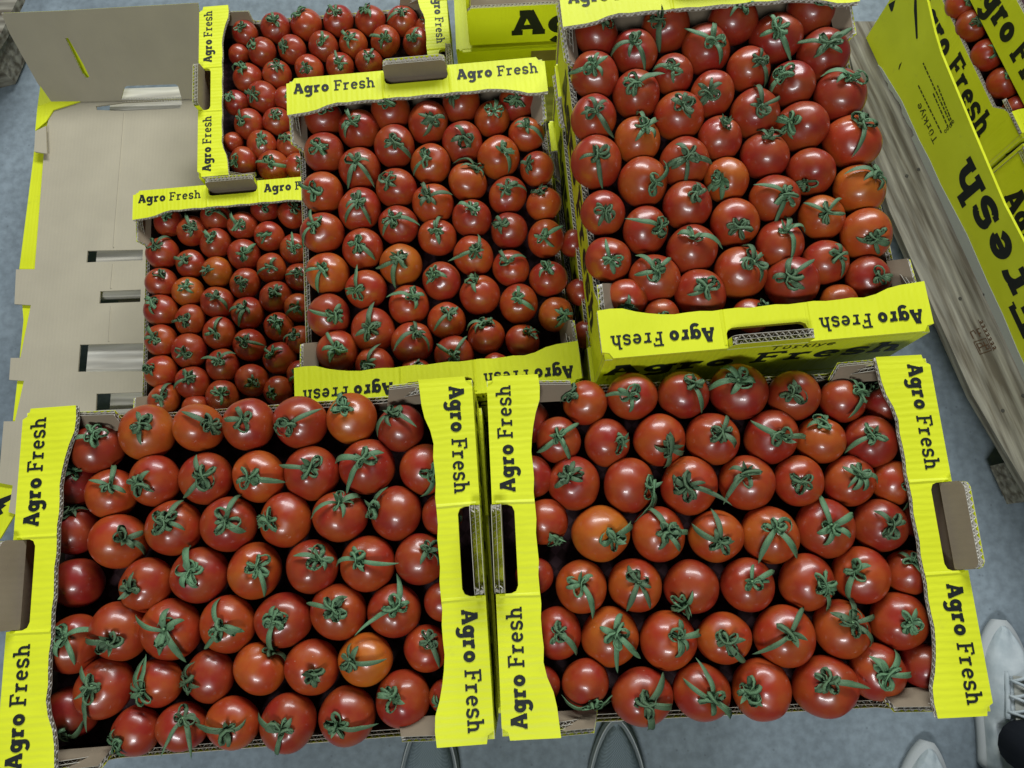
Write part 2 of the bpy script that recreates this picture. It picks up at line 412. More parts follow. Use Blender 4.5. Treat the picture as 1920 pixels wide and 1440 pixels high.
# ------------------------------------------------------------------ the carton
L, W, H, F = .5, .381, .145, .059
BT = .0078
def flap_depth(v):                             # the flap is deeper at its two ends
    a = abs(v)/(W/2); e = min(max((a-.60)/.30, 0), 1); e = e*e*(3-2*e)
    return F*(.79+.21*e)
def make_crate(big_text=True, lean=(0.10, 0.10), side_text=True, tab=True):
    root = empty('carton')
    # base and liner
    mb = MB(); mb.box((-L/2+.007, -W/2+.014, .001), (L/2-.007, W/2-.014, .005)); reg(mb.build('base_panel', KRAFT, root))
    mb = MB(); mb.box((-L/2+.010, -W/2+.016, H-.086), (L/2-.010, W/2-.016, H-.082)); reg(mb.build('tray_liner', TRAYM, root))
    for s in (-1, 1):
        # end wall: outer face is yellow print
        ew = corr_panel('end_wall', [(-W/2+.003, 0), (W/2-.003, 0), (W/2-.003, H-.0067), (-W/2+.003, H-.0067)],
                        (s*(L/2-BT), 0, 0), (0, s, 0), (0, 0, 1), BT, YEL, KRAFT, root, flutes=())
        if big_text:
            put_text('lettering', AFB, (s*(L/2), 0, .068), (0, s, 0), (0, 0, 1), .044, ew, lift=.0005, xs=1.0)
            put_text('lettering', [('TUrkiye', .14)], (s*(L/2), s*.045, .121), (0, s, 0), (0, 0, 1), .015, ew, m=INK2, lift=.0005)
        # top flap, folded in level; local x = along the width, local y = inward
        pts = []; nn = 26
        pts += [(-W/2+.013, 0), (-W/2+.009, .006), (-W/2+.001, .008)]
        e0 = 0
        outer = [(-W/2+.001, .008)]
        poly = [(-W/2, .008)]
        for k in range(nn+1):
            v = -W/2+W*k/nn; poly.append((v, flap_depth(v)+.0008*math.sin(v*140)))
        poly += [(W/2, .008), (W/2-.008, .0065), (W/2-.012, 0)]
        hw, hd, rr = .047, .024, .008
        poly += [(hw, 0), (hw, hd-rr), (hw-rr*.3, hd-rr*.3), (hw-rr, hd), (-hw+rr, hd), (-hw+rr*.3, hd-rr*.3), (-hw, hd-rr), (-hw, 0)]
        poly += [(-W/2+.012, 0), (-W/2+.008, .0065)]
        fl_ed = set(range(0, nn+2))
        wp = (lambda x, y, s=s: -.030*max(0, y-.02)*1.0*math.cos(x*8)+.0006*math.sin(x*55+s))
        fp = corr_panel('top_flap', [(x, y) for x, y in poly], (s*(L/2), 0, H-BT), (0, s, 0), (-s, 0, 0), BT, YEL, KRAFT, root, flutes=fl_ed)
        for q in (-1, 1):
            mb = MB(); v_ = q*.049; mb.add([(s*(L/2-.004), v_-.0022, H+.00005), (s*(L/2-F*.785), v_-.0022-.001, H+.00005), (s*(L/2-F*.785), v_-.001, H+.0011), (s*(L/2-.004), v_, H+.0011), (s*(L/2-F*.785), v_+.0022, H+.00005), (s*(L/2-.004), v_+.0022, H+.00005)], [(0, 1, 2, 3), (3, 2, 4, 5)]); cr_ = mb.build('crease', YEL, fp); reg(cr_)
            put_text('lettering', AF, (s*(L/2-.0265), q*W*.315, H), (0, -s, 0), (s, 0, 0), .0172, fp, lift=.0005, xs=.84)
        # handle tab left standing on the fold
        if tab:
            ln = lean[0] if s < 0 else lean[1]
            up = Vector((s*math.sin(ln), 0, math.cos(ln)))
            corr_panel('handle_tab', [(-hw+.001, -.004), (hw-.001, -.004), (hw-.001, hd-rr), (hw-rr*.35, hd-rr*.35), (hw-rr, hd), (-hw+rr, hd), (-hw+rr*.35, hd-rr*.35), (-hw+.001, hd-rr)],
                       (s*(L/2-.0105), 0, H), (0, s, 0), up, .0105, YEL, KRAFT, root, flutes={2, 3, 4, 5, 6})
    for s in (-1, 1):
        lo = H-.046
        sw = corr_panel('side_wall', [(-L/2+.008, 0), (L/2-.008, 0), (L/2-.008, H-.008), (L/2-F+.004, H-.010), (L/2-F-.018, H-.022), (L/2-F-.040, lo), (-L/2+F+.040, lo), (-L/2+F+.018, H-.022), (-L/2+F-.004, H-.010), (-L/2+.008, H-.008)],
                        (0, s*(W/2-.013), 0), (-s, 0, 0), (0, 0, 1), BT, YELX, KRAFT, root, flutes={2, 3, 4, 5, 6, 7, 8})
        if side_text:
            put_text('lettering', AFB, (0, s*(W/2-.013+BT), .024), (-s, 0, 0), (0, 0, 1), .060, sw, lift=.0005, xs=.74)
        for q in (-1, 1):
            # corner flap: short board leaning from the side wall to the top flap
            x0 = q*(L/2-.012); x1 = q*(L/2-F-.042)
            n_ = [(0, 0), (abs(x1-x0), 0), (abs(x1-x0)-.006, .024), (0, .028)]
            if q*s > 0: ex = Vector((-q, 0, 0)); P0 = (x0, s*(W/2-.020), H-.034)
            else: ex = Vector((-q, 0, 0)); P0 = (x0, s*(W/2-.020), H-.034)
            ey = Vector((0, s*.62, .78))
            nrm = ex.cross(ey)
            if nrm.dot(Vector((0, s, -.5))) > 0: mo, mi = YELX, KRAFT
            else: mo, mi = KRAFT, YELX
            corr_panel('corner_flap', n_, P0, ex, ey, BT, mo, mi, root, flutes={1, 2})
    return root

def place(root, x, y, ztop, rot, label, group='yellow cartons of tomatoes', name=None):
    root.location = (x, y, ztop-H); root.rotation_euler = (0, 0, rot)
    tag(root, label, 'carton', group); return root

R90 = math.pi/2
# fitted places: x, y, height of the flaps above the floor, turn
CR = {
 'FL': (-.2890, .0217, CZ-.842, .0297), 'FR': (.2226, .0308, CZ-.851, .0055), 'M': (-.1089, .4834, CZ-1.000, .0487),
 'R': (.2839, .4926, CZ-.852, .0433), 'L': (-.5060, .5060, CZ-1.350, .0454), 'T': (-.3500, .9944, CZ-1.380, .0413)}
proto = make_crate()
proto2 = make_crate(lean=(.45, .02))           # left handle tab bent outwards, right one upright
proto3 = make_crate(lean=(.02, .45))
protoE = make_crate(tab=False)
desc = {'FL': 'front left carton', 'FR': 'front right carton', 'M': 'middle carton', 'R': 'upper right carton', 'L': 'far left carton', 'T': 'back left carton'}
LAB = {
 'FL': 'yellow tomato carton at the front left, its left handle tab bent outwards',
 'FR': 'yellow tomato carton at the front right, next to the white sneaker',
 'M': 'yellow tomato carton in the middle with upright lettering on its back flap',
 'R': 'tall yellow tomato carton at the upper right, upside-down lettering on its near flap',
 'L': 'low yellow tomato carton at the left, standing beside the bare cardboard',
 'T': 'yellow tomato carton at the back left behind the carton beside the bare cardboard'}
STK = {'FL': 4, 'FR': 4, 'M': 3, 'R': 4, 'L': 0, 'T': 0}
PRO = {'FL': proto2, 'FR': proto3, 'M': proto, 'R': copy_tree(proto), 'L': copy_tree(proto), 'T': copy_tree(proto)}
PALZ = CZ-1.593
words = ['second', 'third', 'fourth', 'fifth']
for k in CR:
    x, y, z, a = CR[k]
    if k in ('M', 'R', 'L'): a += R90
    place(PRO[k], x, y, z, a, LAB[k])
    if k == 'T': PRO[k].scale = (1.03, 1.03, 1)
    n = STK[k]; pitch = (z-H-PALZ)/n if n else 0
    for j in range(n):
        c = copy_tree(protoE)
        dx = .001 if (k == 'R' and j == 0) else random.Random(j*7+ord(k[0])).uniform(-.004, .004)
        place(c, x+dx, y, z-(j+1)*pitch, a, 'yellow carton, %s from the top in the stack of the %s' % (words[j], desc[k]), 'yellow cartons lower in the stacks')
        if k == 'R' and j == 0:
            for fo_ in kids[c.name]:
                if fo_.name.startswith('top_flap'):
                    for t_ in kids.get(fo_.name, []): bpy.data.objects.remove(t_)
                    kids[fo_.name] = []
def drop_tree(o):
    for ch in kids.get(o.name, []): drop_tree(ch)
    bpy.data.objects.remove(o)
drop_tree(protoE)

# ------------------------------------------------------------------ tomatoes
def tomato_mesh(seed):
    rnd = random.Random(seed); nu, nv = 40, 26
    lob = rnd.choice((4, 5, 6)); ph = rnd.random()*6; amp = rnd.uniform(.006, .028); el = rnd.uniform(-.045, .045); pa = rnd.random()*6
    flat = rnd.uniform(.88, .95)
    vs = []; fs = []
    off = Vector((seed*3.1, seed*1.7, seed*.9))
    for j in range(nv+1):
        th = math.pi*j/nv
        for i in range(nu):
            f = 2*math.pi*i/nu
            r = 1+el*math.cos(2*(f-pa))*math.sin(th)+amp*math.cos(lob*f+ph)*math.exp(-((th-.5)/.6)**2)*min(1, th*3)
            r *= 1-.17*math.exp(-(th/.24)**2)
            r *= 1-.03*math.exp(-((math.pi-th)/.2)**2)
            d = Vector((math.sin(th)*math.cos(f), math.sin(th)*math.sin(f), math.cos(th)))
            r *= 1+.035*noise.noise(d*1.3+off)
            p = d*r; p.z *= flat
            vs.append(p)
    for j in range(nv):
        for i in range(nu):
            a = j*nu+i; b_ = j*nu+(i+1) % nu
            fs.append((a, a+nu, b_+nu, b_))
    me = bpy.data.meshes.new('tomato'); me.from_pydata(vs, [], fs)
    me.materials.append(TOM); me.polygons.foreach_set('use_smooth', [True]*len(me.polygons)); me.update()
    return me, flat
TM = [tomato_mesh(k) for k in range(28)]

def calyx_mesh(rnd, longs, flat, segs=9):
    """unit tomato; pole = +z. longs: list of (azimuth, length in radii)"""
    mb = MB()
    def surf(th, f):
        r = 1-.17*math.exp(-(th/.24)**2)
        d = Vector((math.sin(th)*math.cos(f), math.sin(th)*math.sin(f), math.cos(th)*flat))
        return d*r
    def strip(path, w0, nrm):
        n = len(path); vs = []
        up_prev = None
        for k in range(n):
            s = k/(n-1)
            t = (path[min(k+1, n-1)]-path[max(k-1, 0)]).normalized()
            u = nrm[k]-t*nrm[k].dot(t)
            if u.length < .05: u = up_prev or Vector((0, 0, 1))
            u.normalize()
            if up_prev and u.dot(up_prev) < 0: u = -u
            up_prev = u; b = t.cross(u).normalized()
            w_ = w0*(.58+.6*math.sin(math.pi*min(1, s*1.6)*.5))*(1-s**2.6)**.8 if s < 1 else 0
            w_ = max(w_, .003)
            fo = .72
            p = path[k]
            vs += [p+b*w_+u*w_*fo, p+u*.004, p-b*w_+u*w_*fo, p-u*w_*.16]
        fs = []
        for k in range(n-1):
            for q in range(4): fs.append((4*k+q, 4*k+(q+1) % 4, 4*k+4+(q+1) % 4, 4*k+4+q))
        mb.add(vs, fs, 0)
    nsep = rnd.choice((6, 7, 7, 8, 8))
    az0 = rnd.random()*6.28; used = []
    for f, ln in longs:
        ln = min(ln, 1.7); n = segs+5; path = []; nr = []
        lift = rnd.uniform(.03, .16); bend = rnd.uniform(-.5, .5); tip = rnd.uniform(-.02, .28)
        th_e = math.asin(min(ln, .97)) if ln < 1 else 1.25
        for k in range(n):
            s = k/(n-1); th = .05+(th_e-.05)*s; ff = f+bend*(s-.35)*.8
            p = surf(th, ff)
            d = Vector((p.x, p.y, p.z)).normalized()
            h = .05+lift*math.sin(math.pi*min(1, s*1.15))+tip*max(0, s-.55)
            if ln > 1: 
                e = max(0, s-.6)/.4; p = p+Vector((math.cos(ff), math.sin(ff), .35))*(ln-1)*e
            path.append(p+d*h); nr.append(d)
        strip(path, rnd.uniform(.080, .120), nr); used.append(f % 6.283)
    k2 = 0
    for k in range(nsep):
        f = az0+6.283*k/nsep+rnd.uniform(-.3, .3)
        if any(abs((f-g+3.14) % 6.283-3.14) < .30 for g in used): continue
        typ = rnd.random(); path = []; nr = []; n = segs; w0 = rnd.uniform(.070, .115)
        tw = rnd.choice((-1, 1))*rnd.uniform(.3, 2.4)
        if typ < .70:                          # curls up and back over the middle
            R0 = rnd.uniform(.30, .54); hh = rnd.uniform(.16, .34); bk = rnd.uniform(.7, 1.45)
            for q in range(n):
                s = q/(n-1); a = s*math.pi*bk
                rad = R0*math.sin(min(a, math.pi*.5)) if a < math.pi*.5 else R0*(1-.9*(1-math.sin(a))-.25*(s-.5))
                z = hh*(1-math.cos(a))*.55
                ff = f+tw*s*s
                b0 = surf(.08, ff); p = Vector((math.cos(ff)*(.05+rad), math.sin(ff)*(.05+rad), b0.z+.03+z))
                base = surf(min(.6, .05+rad), ff); p.z = max(p.z, base.z+.03)
                path.append(p); nr.append(Vector((-math.cos(ff)*math.sin(a)*.8, -math.sin(ff)*math.sin(a)*.8, math.cos(a)+.2)))
        elif typ < .85:                        # lies short on the shoulder
            e = rnd.uniform(.42, .72)
            for q in range(n):
                s = q/(n-1); th = .05+e*s; ff = f+tw*.25*s
                p = surf(th, ff); d = p.normalized()
                path.append(p+d*(.045+.10*math.sin(math.pi*s)*rnd.uniform(.8, 1.0))); nr.append(d)
        else:                                  # sticks up
            e = rnd.uniform(.30, .55); ou = rnd.uniform(.15, .4)
            for q in range(n):
                s = q/(n-1); ff = f+tw*.3*s
                b0 = surf(.1, ff); p = Vector((math.cos(ff)*(.06+ou*s), math.sin(ff)*(.06+ou*s), b0.z+.03+e*s**1.3))
                path.append(p); nr.append(Vector((-math.cos(ff), -math.sin(ff), .3)))
        strip(path, w0, nr)
    # green disc that carries the sepals
    z0 = surf(.05, 0).z
    ring = [(.11*math.cos(a*math.pi/5), .11*math.sin(a*math.pi/5), z0+.035) for a in range(10)]
    mb.add(ring+[(0, 0, z0+.06), (0, 0, z0)], [(a, (a+1) % 10, 10) for a in range(10)]+[((a+1) % 10, a, 11) for a in range(10)], 0)
    # stem stub
    sb = MB(); tl = Vector((rnd.uniform(-.35, .35), rnd.uniform(-.35, .35), 1)).normalized(); hh = rnd.uniform(.10, .24)
    c0 = Vector((0, 0, z0+.03)); r_ = rnd.uniform(.038, .055)
    sb.tube([c0, c0+tl*hh*.5, c0+tl*hh*.85, c0+tl*hh], [r_*1.1, r_*.85, r_, r_*1.05], 8, 0, cap=False)
    e = c0+tl*hh; n0 = len(sb.v)
    sb.f.append([n0-8+q for q in range(8)]); sb.i.append(1)
    return mb, sb

ORD = ['', 'first', 'second', 'third', 'fourth', 'fifth', 'sixth', 'seventh', 'eighth', 'ninth', 'tenth', 'eleventh', 'twelfth', 'thirteenth', 'fourteenth', 'fifteenth', 'sixteenth', 'seventeenth', 'eighteenth', 'nineteenth', 'twentieth']
TD = {}
TD['FL'] = """
185 838 50 177 816 .9 | 200:.9
277 811 52 265 798 .35 | 100:.5 265:.6
373 802 46 392 797 .4 | 165:1.0
467 796 49 455 785 .6 | 195:.6 110:.5
564 792 50 542 797 .75 | 30:1.15
660 785 48 644 765 .25 | 110:.8 200:.5
751 803 46 732 775 .95 | 325:1.1 250:.9
140 905 46 137 882 .98 |
210 926 47 205 910 .45 | 80:1.0 170:.7
291 901 48 265 907 .6 |
387 897 49 380 893 .7 | 120:.8 235:.9
486 893 49 468 897 .4 | 355:1.2
585 887 51 582 878 .65 | 180:1.1
689 875 52 680 862 .75 | 175:1.1 30:.7 240:1.2
797 880 48 812 885 .65 | 260:.9
143 996 45 125 948 .98 | 60:.6
224 1015 52 232 1010 .5 | 340:.9
327 990 52 312 980 .5 | 70:.9
430 983 52 423 978 .75 | 75:1.1 320:.7
536 975 50 505 975 .5 |
638 968 50 635 942 .7 | 210:1.0 30:.8
743 962 50 700 955 .7 | 60:.8
830 965 40 850 965 .8 |
145 1093 48 - - .98 |
275 1097 50 248 1107 .6 | 75:.6
375 1078 53 356 1072 .8 | 105:.95
478 1070 51 480 1062 .4 | 290:1.0
586 1062 50 597 1048 .75 | 175:.8
690 1057 52 672 1050 .6 | 175:.9 345:1.3
788 1048 48 802 1032 .8 | 230:.6
140 1207 52 120 1195 .7 | 30:1.3 305:.9
225 1183 54 210 1202 .6 | 175:.9
322 1180 56 310 1182 .55 | 170:1.2 300:1.1 262:.7
428 1170 52 415 1178 .45 | 115:1.0 235:.9 0:.7
532 1162 52 515 1165 .75 | 262:1.1
635 1147 52 625 1143 .5 | 165:1.1 60:.6
740 1145 50 742 1142 .7 | 75:1.3 200:1.6
832 1128 38 - - .7 |
196 1290 54 172 1290 .75 | 130:.8 262:1.4
297 1280 46 270 1298 .6 | 108:1.2 80:1.3
395 1267 48 353 1278 .75 | 200:.9 85:.7
487 1253 49 505 1222 .4 | 315:.7
586 1250 51 585 1262 .55 | 290:.5
686 1236 50 660 1240 .1 | 355:1.1
800 1215 43 803 1202 .55 | 290:1.0
135 1335 48 128 1382 .98 | 20:.8
256 1370 46 223 1392 .75 |
343 1362 46 342 1348 .7 | 240:1.4 282:1.4
437 1355 49 427 1368 .45 | 175:1.3
541 1355 53 530 1370 .75 | 160:1.0 258:.9
651 1342 54 633 1360 .75 | 355:1.3
756 1310 52 735 1308 .75 | 145:.6 335:.5
835 1305 32 824 1322 .75 | 130:.6
"""
TD['FR'] = """
1097 755 43 1072 740 .5 |
1185 743 46 1182 742 .6 | 170:1.1
1281 740 47 1300 722 .8 | 280:1.0
1385 735 54 1387 713 .8 | 185:1.1 120:.8 340:.5
1488 742 48 1487 740 .7 | 75:.5
1579 752 42 1608 735 .7 | 245:1.2
1655 755 40 1634 717 .98 |
990 790 42 - - .98 |
1047 825 43 1047 818 .65 | 35:1.1 225:1.1 300:1.1
1138 830 45 1166 830 .75 |
1236 825 49 1255 840 .5 | 265:.8
1336 823 50 1352 812 .6 | 65:.8 315:.7
1446 819 51 1468 820 .65 | 160:1.1 5:1.2
1538 825 46 1544 792 .35 | 85:.5
1632 828 49 1637 817 .8 | 200:1.1
998 895 40 - - .8 |
1076 906 50 1067 893 .7 | 70:.6
1180 910 52 1220 912 .65 | 260:1.3 285:1.3
1292 911 54 1288 912 .55 | 350:1.5
1400 905 52 1402 888 .55 | 225:1.2 150:.6
1497 902 47 1502 904 .6 |
1592 902 48 1612 890 .65 | 355:.8
1675 905 42 1704 908 .45 | 265:1.2
1022 978 44 1042 1017 .6 | 120:.6 310:.8
1126 1000 54 1148 1008 .12 | 30:1.0
1234 1002 51 1250 998 .5 | 0:.9 300:.8 110:1.1
1342 1005 50 1350 1015 .35 | 95:1.1 160:1.0
1443 1003 54 1455 992 .4 | 235:1.1 305:1.1
1547 990 55 1560 987 .7 | 110:1.1 30:.8
1650 985 50 1670 985 .8 | 130:.7 20:.5
1722 972 36 - - .98 |
1002 1080 36 - - .8 |
1090 1100 49 1090 1095 .4 | 300:1.3
1191 1097 50 1197 1090 .45 | 250:1.0 295:1.0
1296 1100 51 1283 1132 .7 |
1402 1096 50 1412 1092 .65 | 30:.9
1512 1091 52 1541 1098 .65 | 285:1.3 350:.6
1614 1078 53 1605 1072 .5 | 250:.9 30:.5
1701 1073 42 1713 1052 .65 |
1045 1187 47 1048 1187 .65 | 320:1.0
1144 1193 54 1155 1188 .35 | 265:1.2 310:1.2
1252 1200 54 1275 1195 .5 | 10:.9
1357 1196 49 1362 1205 .45 | 20:.6 310:1.0
1471 1192 57 1483 1190 .5 | 215:1.3 65:1.0
1577 1179 53 1601 1168 .45 | 75:1.2 15:1.2 160:.7 310:1.0
1684 1164 53 1704 1168 .65 | 70:.5
1728 1247 44 - - .95 |
1012 1285 38 - - .7 |
1098 1280 46 1108 1318 .7 | 185:1.0 345:1.2 320:1.4
1204 1306 55 1213 1320 .75 | 50:1.1 355:.9 280:.9
1315 1297 54 1335 1312 .6 | 95:1.3 150:1.0 325:1.2
1427 1293 56 1407 1297 .55 | 320:.5
1547 1287 58 1552 1280 .5 | 355:1.3
1643 1259 52 1660 1265 .65 | 50:.9 0:1.0 120:.7
"""
TD['R'] = """
1118 67 41 1130 40 .8 |
1248 50 46 1237 38 .8 | 265:1.1
1374 40 45 1387 12 .85 |
1520 20 46 1537 -1 .85 |
1190 98 43 1187 80 .8 | 190:1.1 305:1.2
1323 93 46 1337 78 .8 | 155:1.2 300:.8 95:.8
1455 72 47 1453 55 .85 | 300:1.3
1543 103 48 1550 85 .85 | 165:1.2 35:1.3
1115 142 45 1113 125 .8 | 195:1.0 30:.6
1262 140 38 1262 128 .75 | 165:1.0
1403 130 41 1423 115 .7 | 290:1.0
1193 178 45 1192 160 .7 | 35:1.3
1335 177 42 1330 174 .65 | 225:.6 45:.6 135:.6
1485 158 43 1470 142 .85 | 215:.9
1575 180 50 1592 146 .85 | 160:.9
1113 223 44 1117 208 .6 | 300:1.3
1273 218 47 1280 197 .5 |
1415 213 46 1427 198 .75 | 100:1.0 20:1.0
1503 238 48 1484 230 .7 | 165:.8
1195 263 44 1208 240 .3 | 100:1.0 40:1.0
1350 260 42 1358 233 .75 |
1597 267 52 1610 232 .45 | 265:1.1
1118 305 49 1120 291 .65 | 275:1.2
1283 305 47 1288 295 .7 | 270:.9 200:.9 350:.9
1433 293 46 1440 256 .8 | 120:.7
1205 342 47 1228 343 .45 | 45:1.1
1362 338 42 1353 337 .3 | 275:.8 210:.9
1520 323 45 1512 343 .65 |
1610 357 48 1640 328 .15 | 170:1.0
1288 385 46 1303 366 .7 |
1452 373 46 1472 365 .6 | 250:1.2 150:1.2
1130 400 42 1135 397 .65 |
1377 418 46 1387 425 .5 |
1540 408 42 1550 399 .3 | 55:1.1 150:1.0 350:.8
1210 433 45 1237 425 .6 | 170:1.4
1623 440 48 1640 447 .4 |
1297 468 48 1300 443 .75 | 345:1.1 165:.6
1462 458 46 1473 430 .65 | 70:.9 20:.9 285:1.1
1140 487 43 1145 487 .65 | 110:.8
1547 492 43 1570 480 .7 | 285:.8
1387 512 50 1410 492 .45 | 95:.8 300:.7
1227 523 47 1230 508 .6 | 125:1.1 40:.8 195:.8
1627 523 42 1647 520 .75 |
1313 552 48 1323 540 .7 |
1485 530 50 1480 520 .75 | 30:1.1 95:.7
1175 560 38 1175 574 .5 | 350:.6
1240 597 36 1240 600 .4 |
1572 571 38 - - .35 |
1408 592 35 1430 572 .5 | 20:.5
"""
TD['M'] = """
607 222 36 610 203 .7 |
733 208 38 728 193 .7 | 100:.5
865 195 36 850 177 .7 | 280:.7
970 190 36 967 187 .85 |
673 243 38 660 230 .7 | 110:.9 240:.7
803 230 39 810 223 .65 | 170:.6 255:.8
923 223 34 927 207 .45 | 75:.9
608 287 38 597 275 .75 |
740 275 39 737 266 .7 | 325:1.0
867 268 39 870 258 .8 | 200:.6
987 252 33 987 237 .4 | 330:1.1
675 317 40 667 303 .7 | 250:1.2 315:1.3
808 308 38 798 297 .35 | 220:1.0
935 295 40 943 282 .4 | 300:.9
605 362 39 590 358 .45 | 160:1.1
743 353 38 727 340 .6 |
877 342 38 893 312 .35 | 120:1.0
1007 317 33 990 307 .55 |
675 393 41 672 377 .6 | 235:1.0 300:1.0
812 383 39 803 370 .5 | 110:.9 15:1.0
952 367 36 950 353 .6 | 15:1.0 160:.6
1020 383 34 1012 357 .45 |
605 437 40 590 422 .5 | 115:1.1 230:1.1
747 423 38 737 410 .75 | 0:1.2 230:.8
885 410 37 883 390 .8 | 160:.7
955 433 35 940 419 .85 | 180:.4
680 467 39 670 457 .65 | 325:.9
820 445 36 817 432 .55 | 80:.9
1023 448 35 1020 445 .45 | 35:1.1
752 497 40 747 487 .15 | 205:1.1 250:1.2
888 480 38 893 470 .5 | 200:1.4 70:.8
615 513 40 603 503 .35 | 255:1.0 190:.8
958 503 35 952 491 .65 | 125:1.0 35:.9
687 543 38 670 545 .6 | 90:1.2
828 527 37 813 517 .8 |
1028 523 35 1027 503 .65 |
767 572 38 773 558 .65 | 165:1.2
900 553 39 890 527 .65 | 120:.6
973 570 37 970 560 .5 | 80:.7 325:.9
617 593 41 627 592 .9 | 175:1.0
700 620 42 693 617 .7 | 92:1.2 200:.6
838 602 36 843 587 .45 | 225:1.1
1042 590 33 1057 590 .2 | 235:.8
912 630 35 908 606 .5 | 175:.9
773 643 40 780 624 .65 | 90:.7 210:1.2 325:.9
980 640 33 993 623 .5 |
633 660 40 630 655 .55 | 120:1.0 235:.6
703 687 37 690 683 .65 | 80:1.2
852 667 38 850 667 .65 | 60:1.1 145:.9
780 697 28 782 690 .6 | 85:.6
930 684 25 - - .6 |
"""
TD['L'] = """
317 417 27 313 405 .8 |
405 407 28 400 395 .8 | 340:.9
497 393 25 497 386 .8 |
547 403 26 553 390 .6 |
360 433 28 358 428 .6 | 110:1.1
455 423 27 447 421 .7 | 130:1.1
505 443 28 496 441 .7 |
405 457 29 397 445 .7 | 140:.8
305 475 30 293 460 .75 | 50:1.0
458 478 30 456 475 .75 | 40:.9
553 467 28 550 463 .6 | 95:1.1
358 495 27 347 487 .65 | 170:1.1
407 510 29 388 507 .15 |
510 503 28 507 500 .45 | 200:.9
303 530 29 302 516 .75 |
460 532 29 453 530 .6 |
563 520 27 560 512 .7 | 190:.9
353 547 29 348 537 .2 |
408 567 31 403 556 .7 | 330:.9
517 557 30 515 548 .65 |
302 582 31 288 568 .65 | 135:.9
465 587 31 458 576 .7 | 185:.9 255:1.1
560 577 27 556 576 .45 | 210:.9
357 600 29 345 599 .6 | 190:1.0
412 625 31 403 622 .6 | 80:1.0
523 613 28 517 605 .55 | 300:.8
302 638 30 289 633 .5 | 120:1.0
468 647 31 457 640 .55 | 350:1.1
563 637 27 552 627 .45 | 195:1.0
355 658 33 345 663 .75 |
418 685 31 410 675 .7 | 165:1.2 45:.9
525 672 31 510 663 .65 | 150:.9
302 697 31 283 692 .5 | 150:.8
473 713 31 473 717 .6 |
563 700 25 560 703 .7 | 205:.9
362 718 32 353 710 .7 | 205:1.0
418 743 31 413 738 .65 |
522 733 28 510 737 .65 |
308 750 30 303 745 .5 | 80:1.0
367 763 25 - - .6 |
"""
TD['T'] = """
460 63 24 453 53 .75 |
517 53 28 515 40 .7 | 100:.6
575 47 30 563 25 .6 |
635 40 29 630 23 .75 | 130:1.0
695 40 29 687 20 .75 |
755 40 29 753 23 .7 | 210:.9
803 53 25 800 37 .8 |
448 103 20 - - .75 |
492 98 27 477 83 .75 |
548 93 27 533 87 .85 |
607 87 28 605 78 .75 | 85:.7
663 83 27 656 72 .4 | 140:.9
723 78 28 721 72 .65 | 165:1.0
782 80 27 773 72 .7 | 60:.8
465 147 28 456 127 .65 | 150:1.0
520 140 27 520 122 .7 |
580 130 27 573 125 .6 |
638 125 26 636 119 .6 | 110:1.0
692 117 25 692 105 .75 | 60:.8
442 193 24 433 180 .85 |
493 183 30 476 178 .75 | 160:.8
540 187 25 545 180 .7 |
467 233 28 454 225 .65 | 100:.8
520 228 27 516 216 .65 |
437 267 20 - - .75 |
492 272 28 490 261 .65 |
545 273 26 537 259 .6 |
457 303 27 440 303 .6 |
513 312 30 506 306 .55 | 170:1.0 345:1.0
560 313 26 565 305 .6 |
"""
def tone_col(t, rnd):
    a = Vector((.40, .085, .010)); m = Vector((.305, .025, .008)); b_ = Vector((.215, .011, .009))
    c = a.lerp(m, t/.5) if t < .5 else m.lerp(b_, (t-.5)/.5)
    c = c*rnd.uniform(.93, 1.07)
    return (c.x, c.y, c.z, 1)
labels_seen = {}
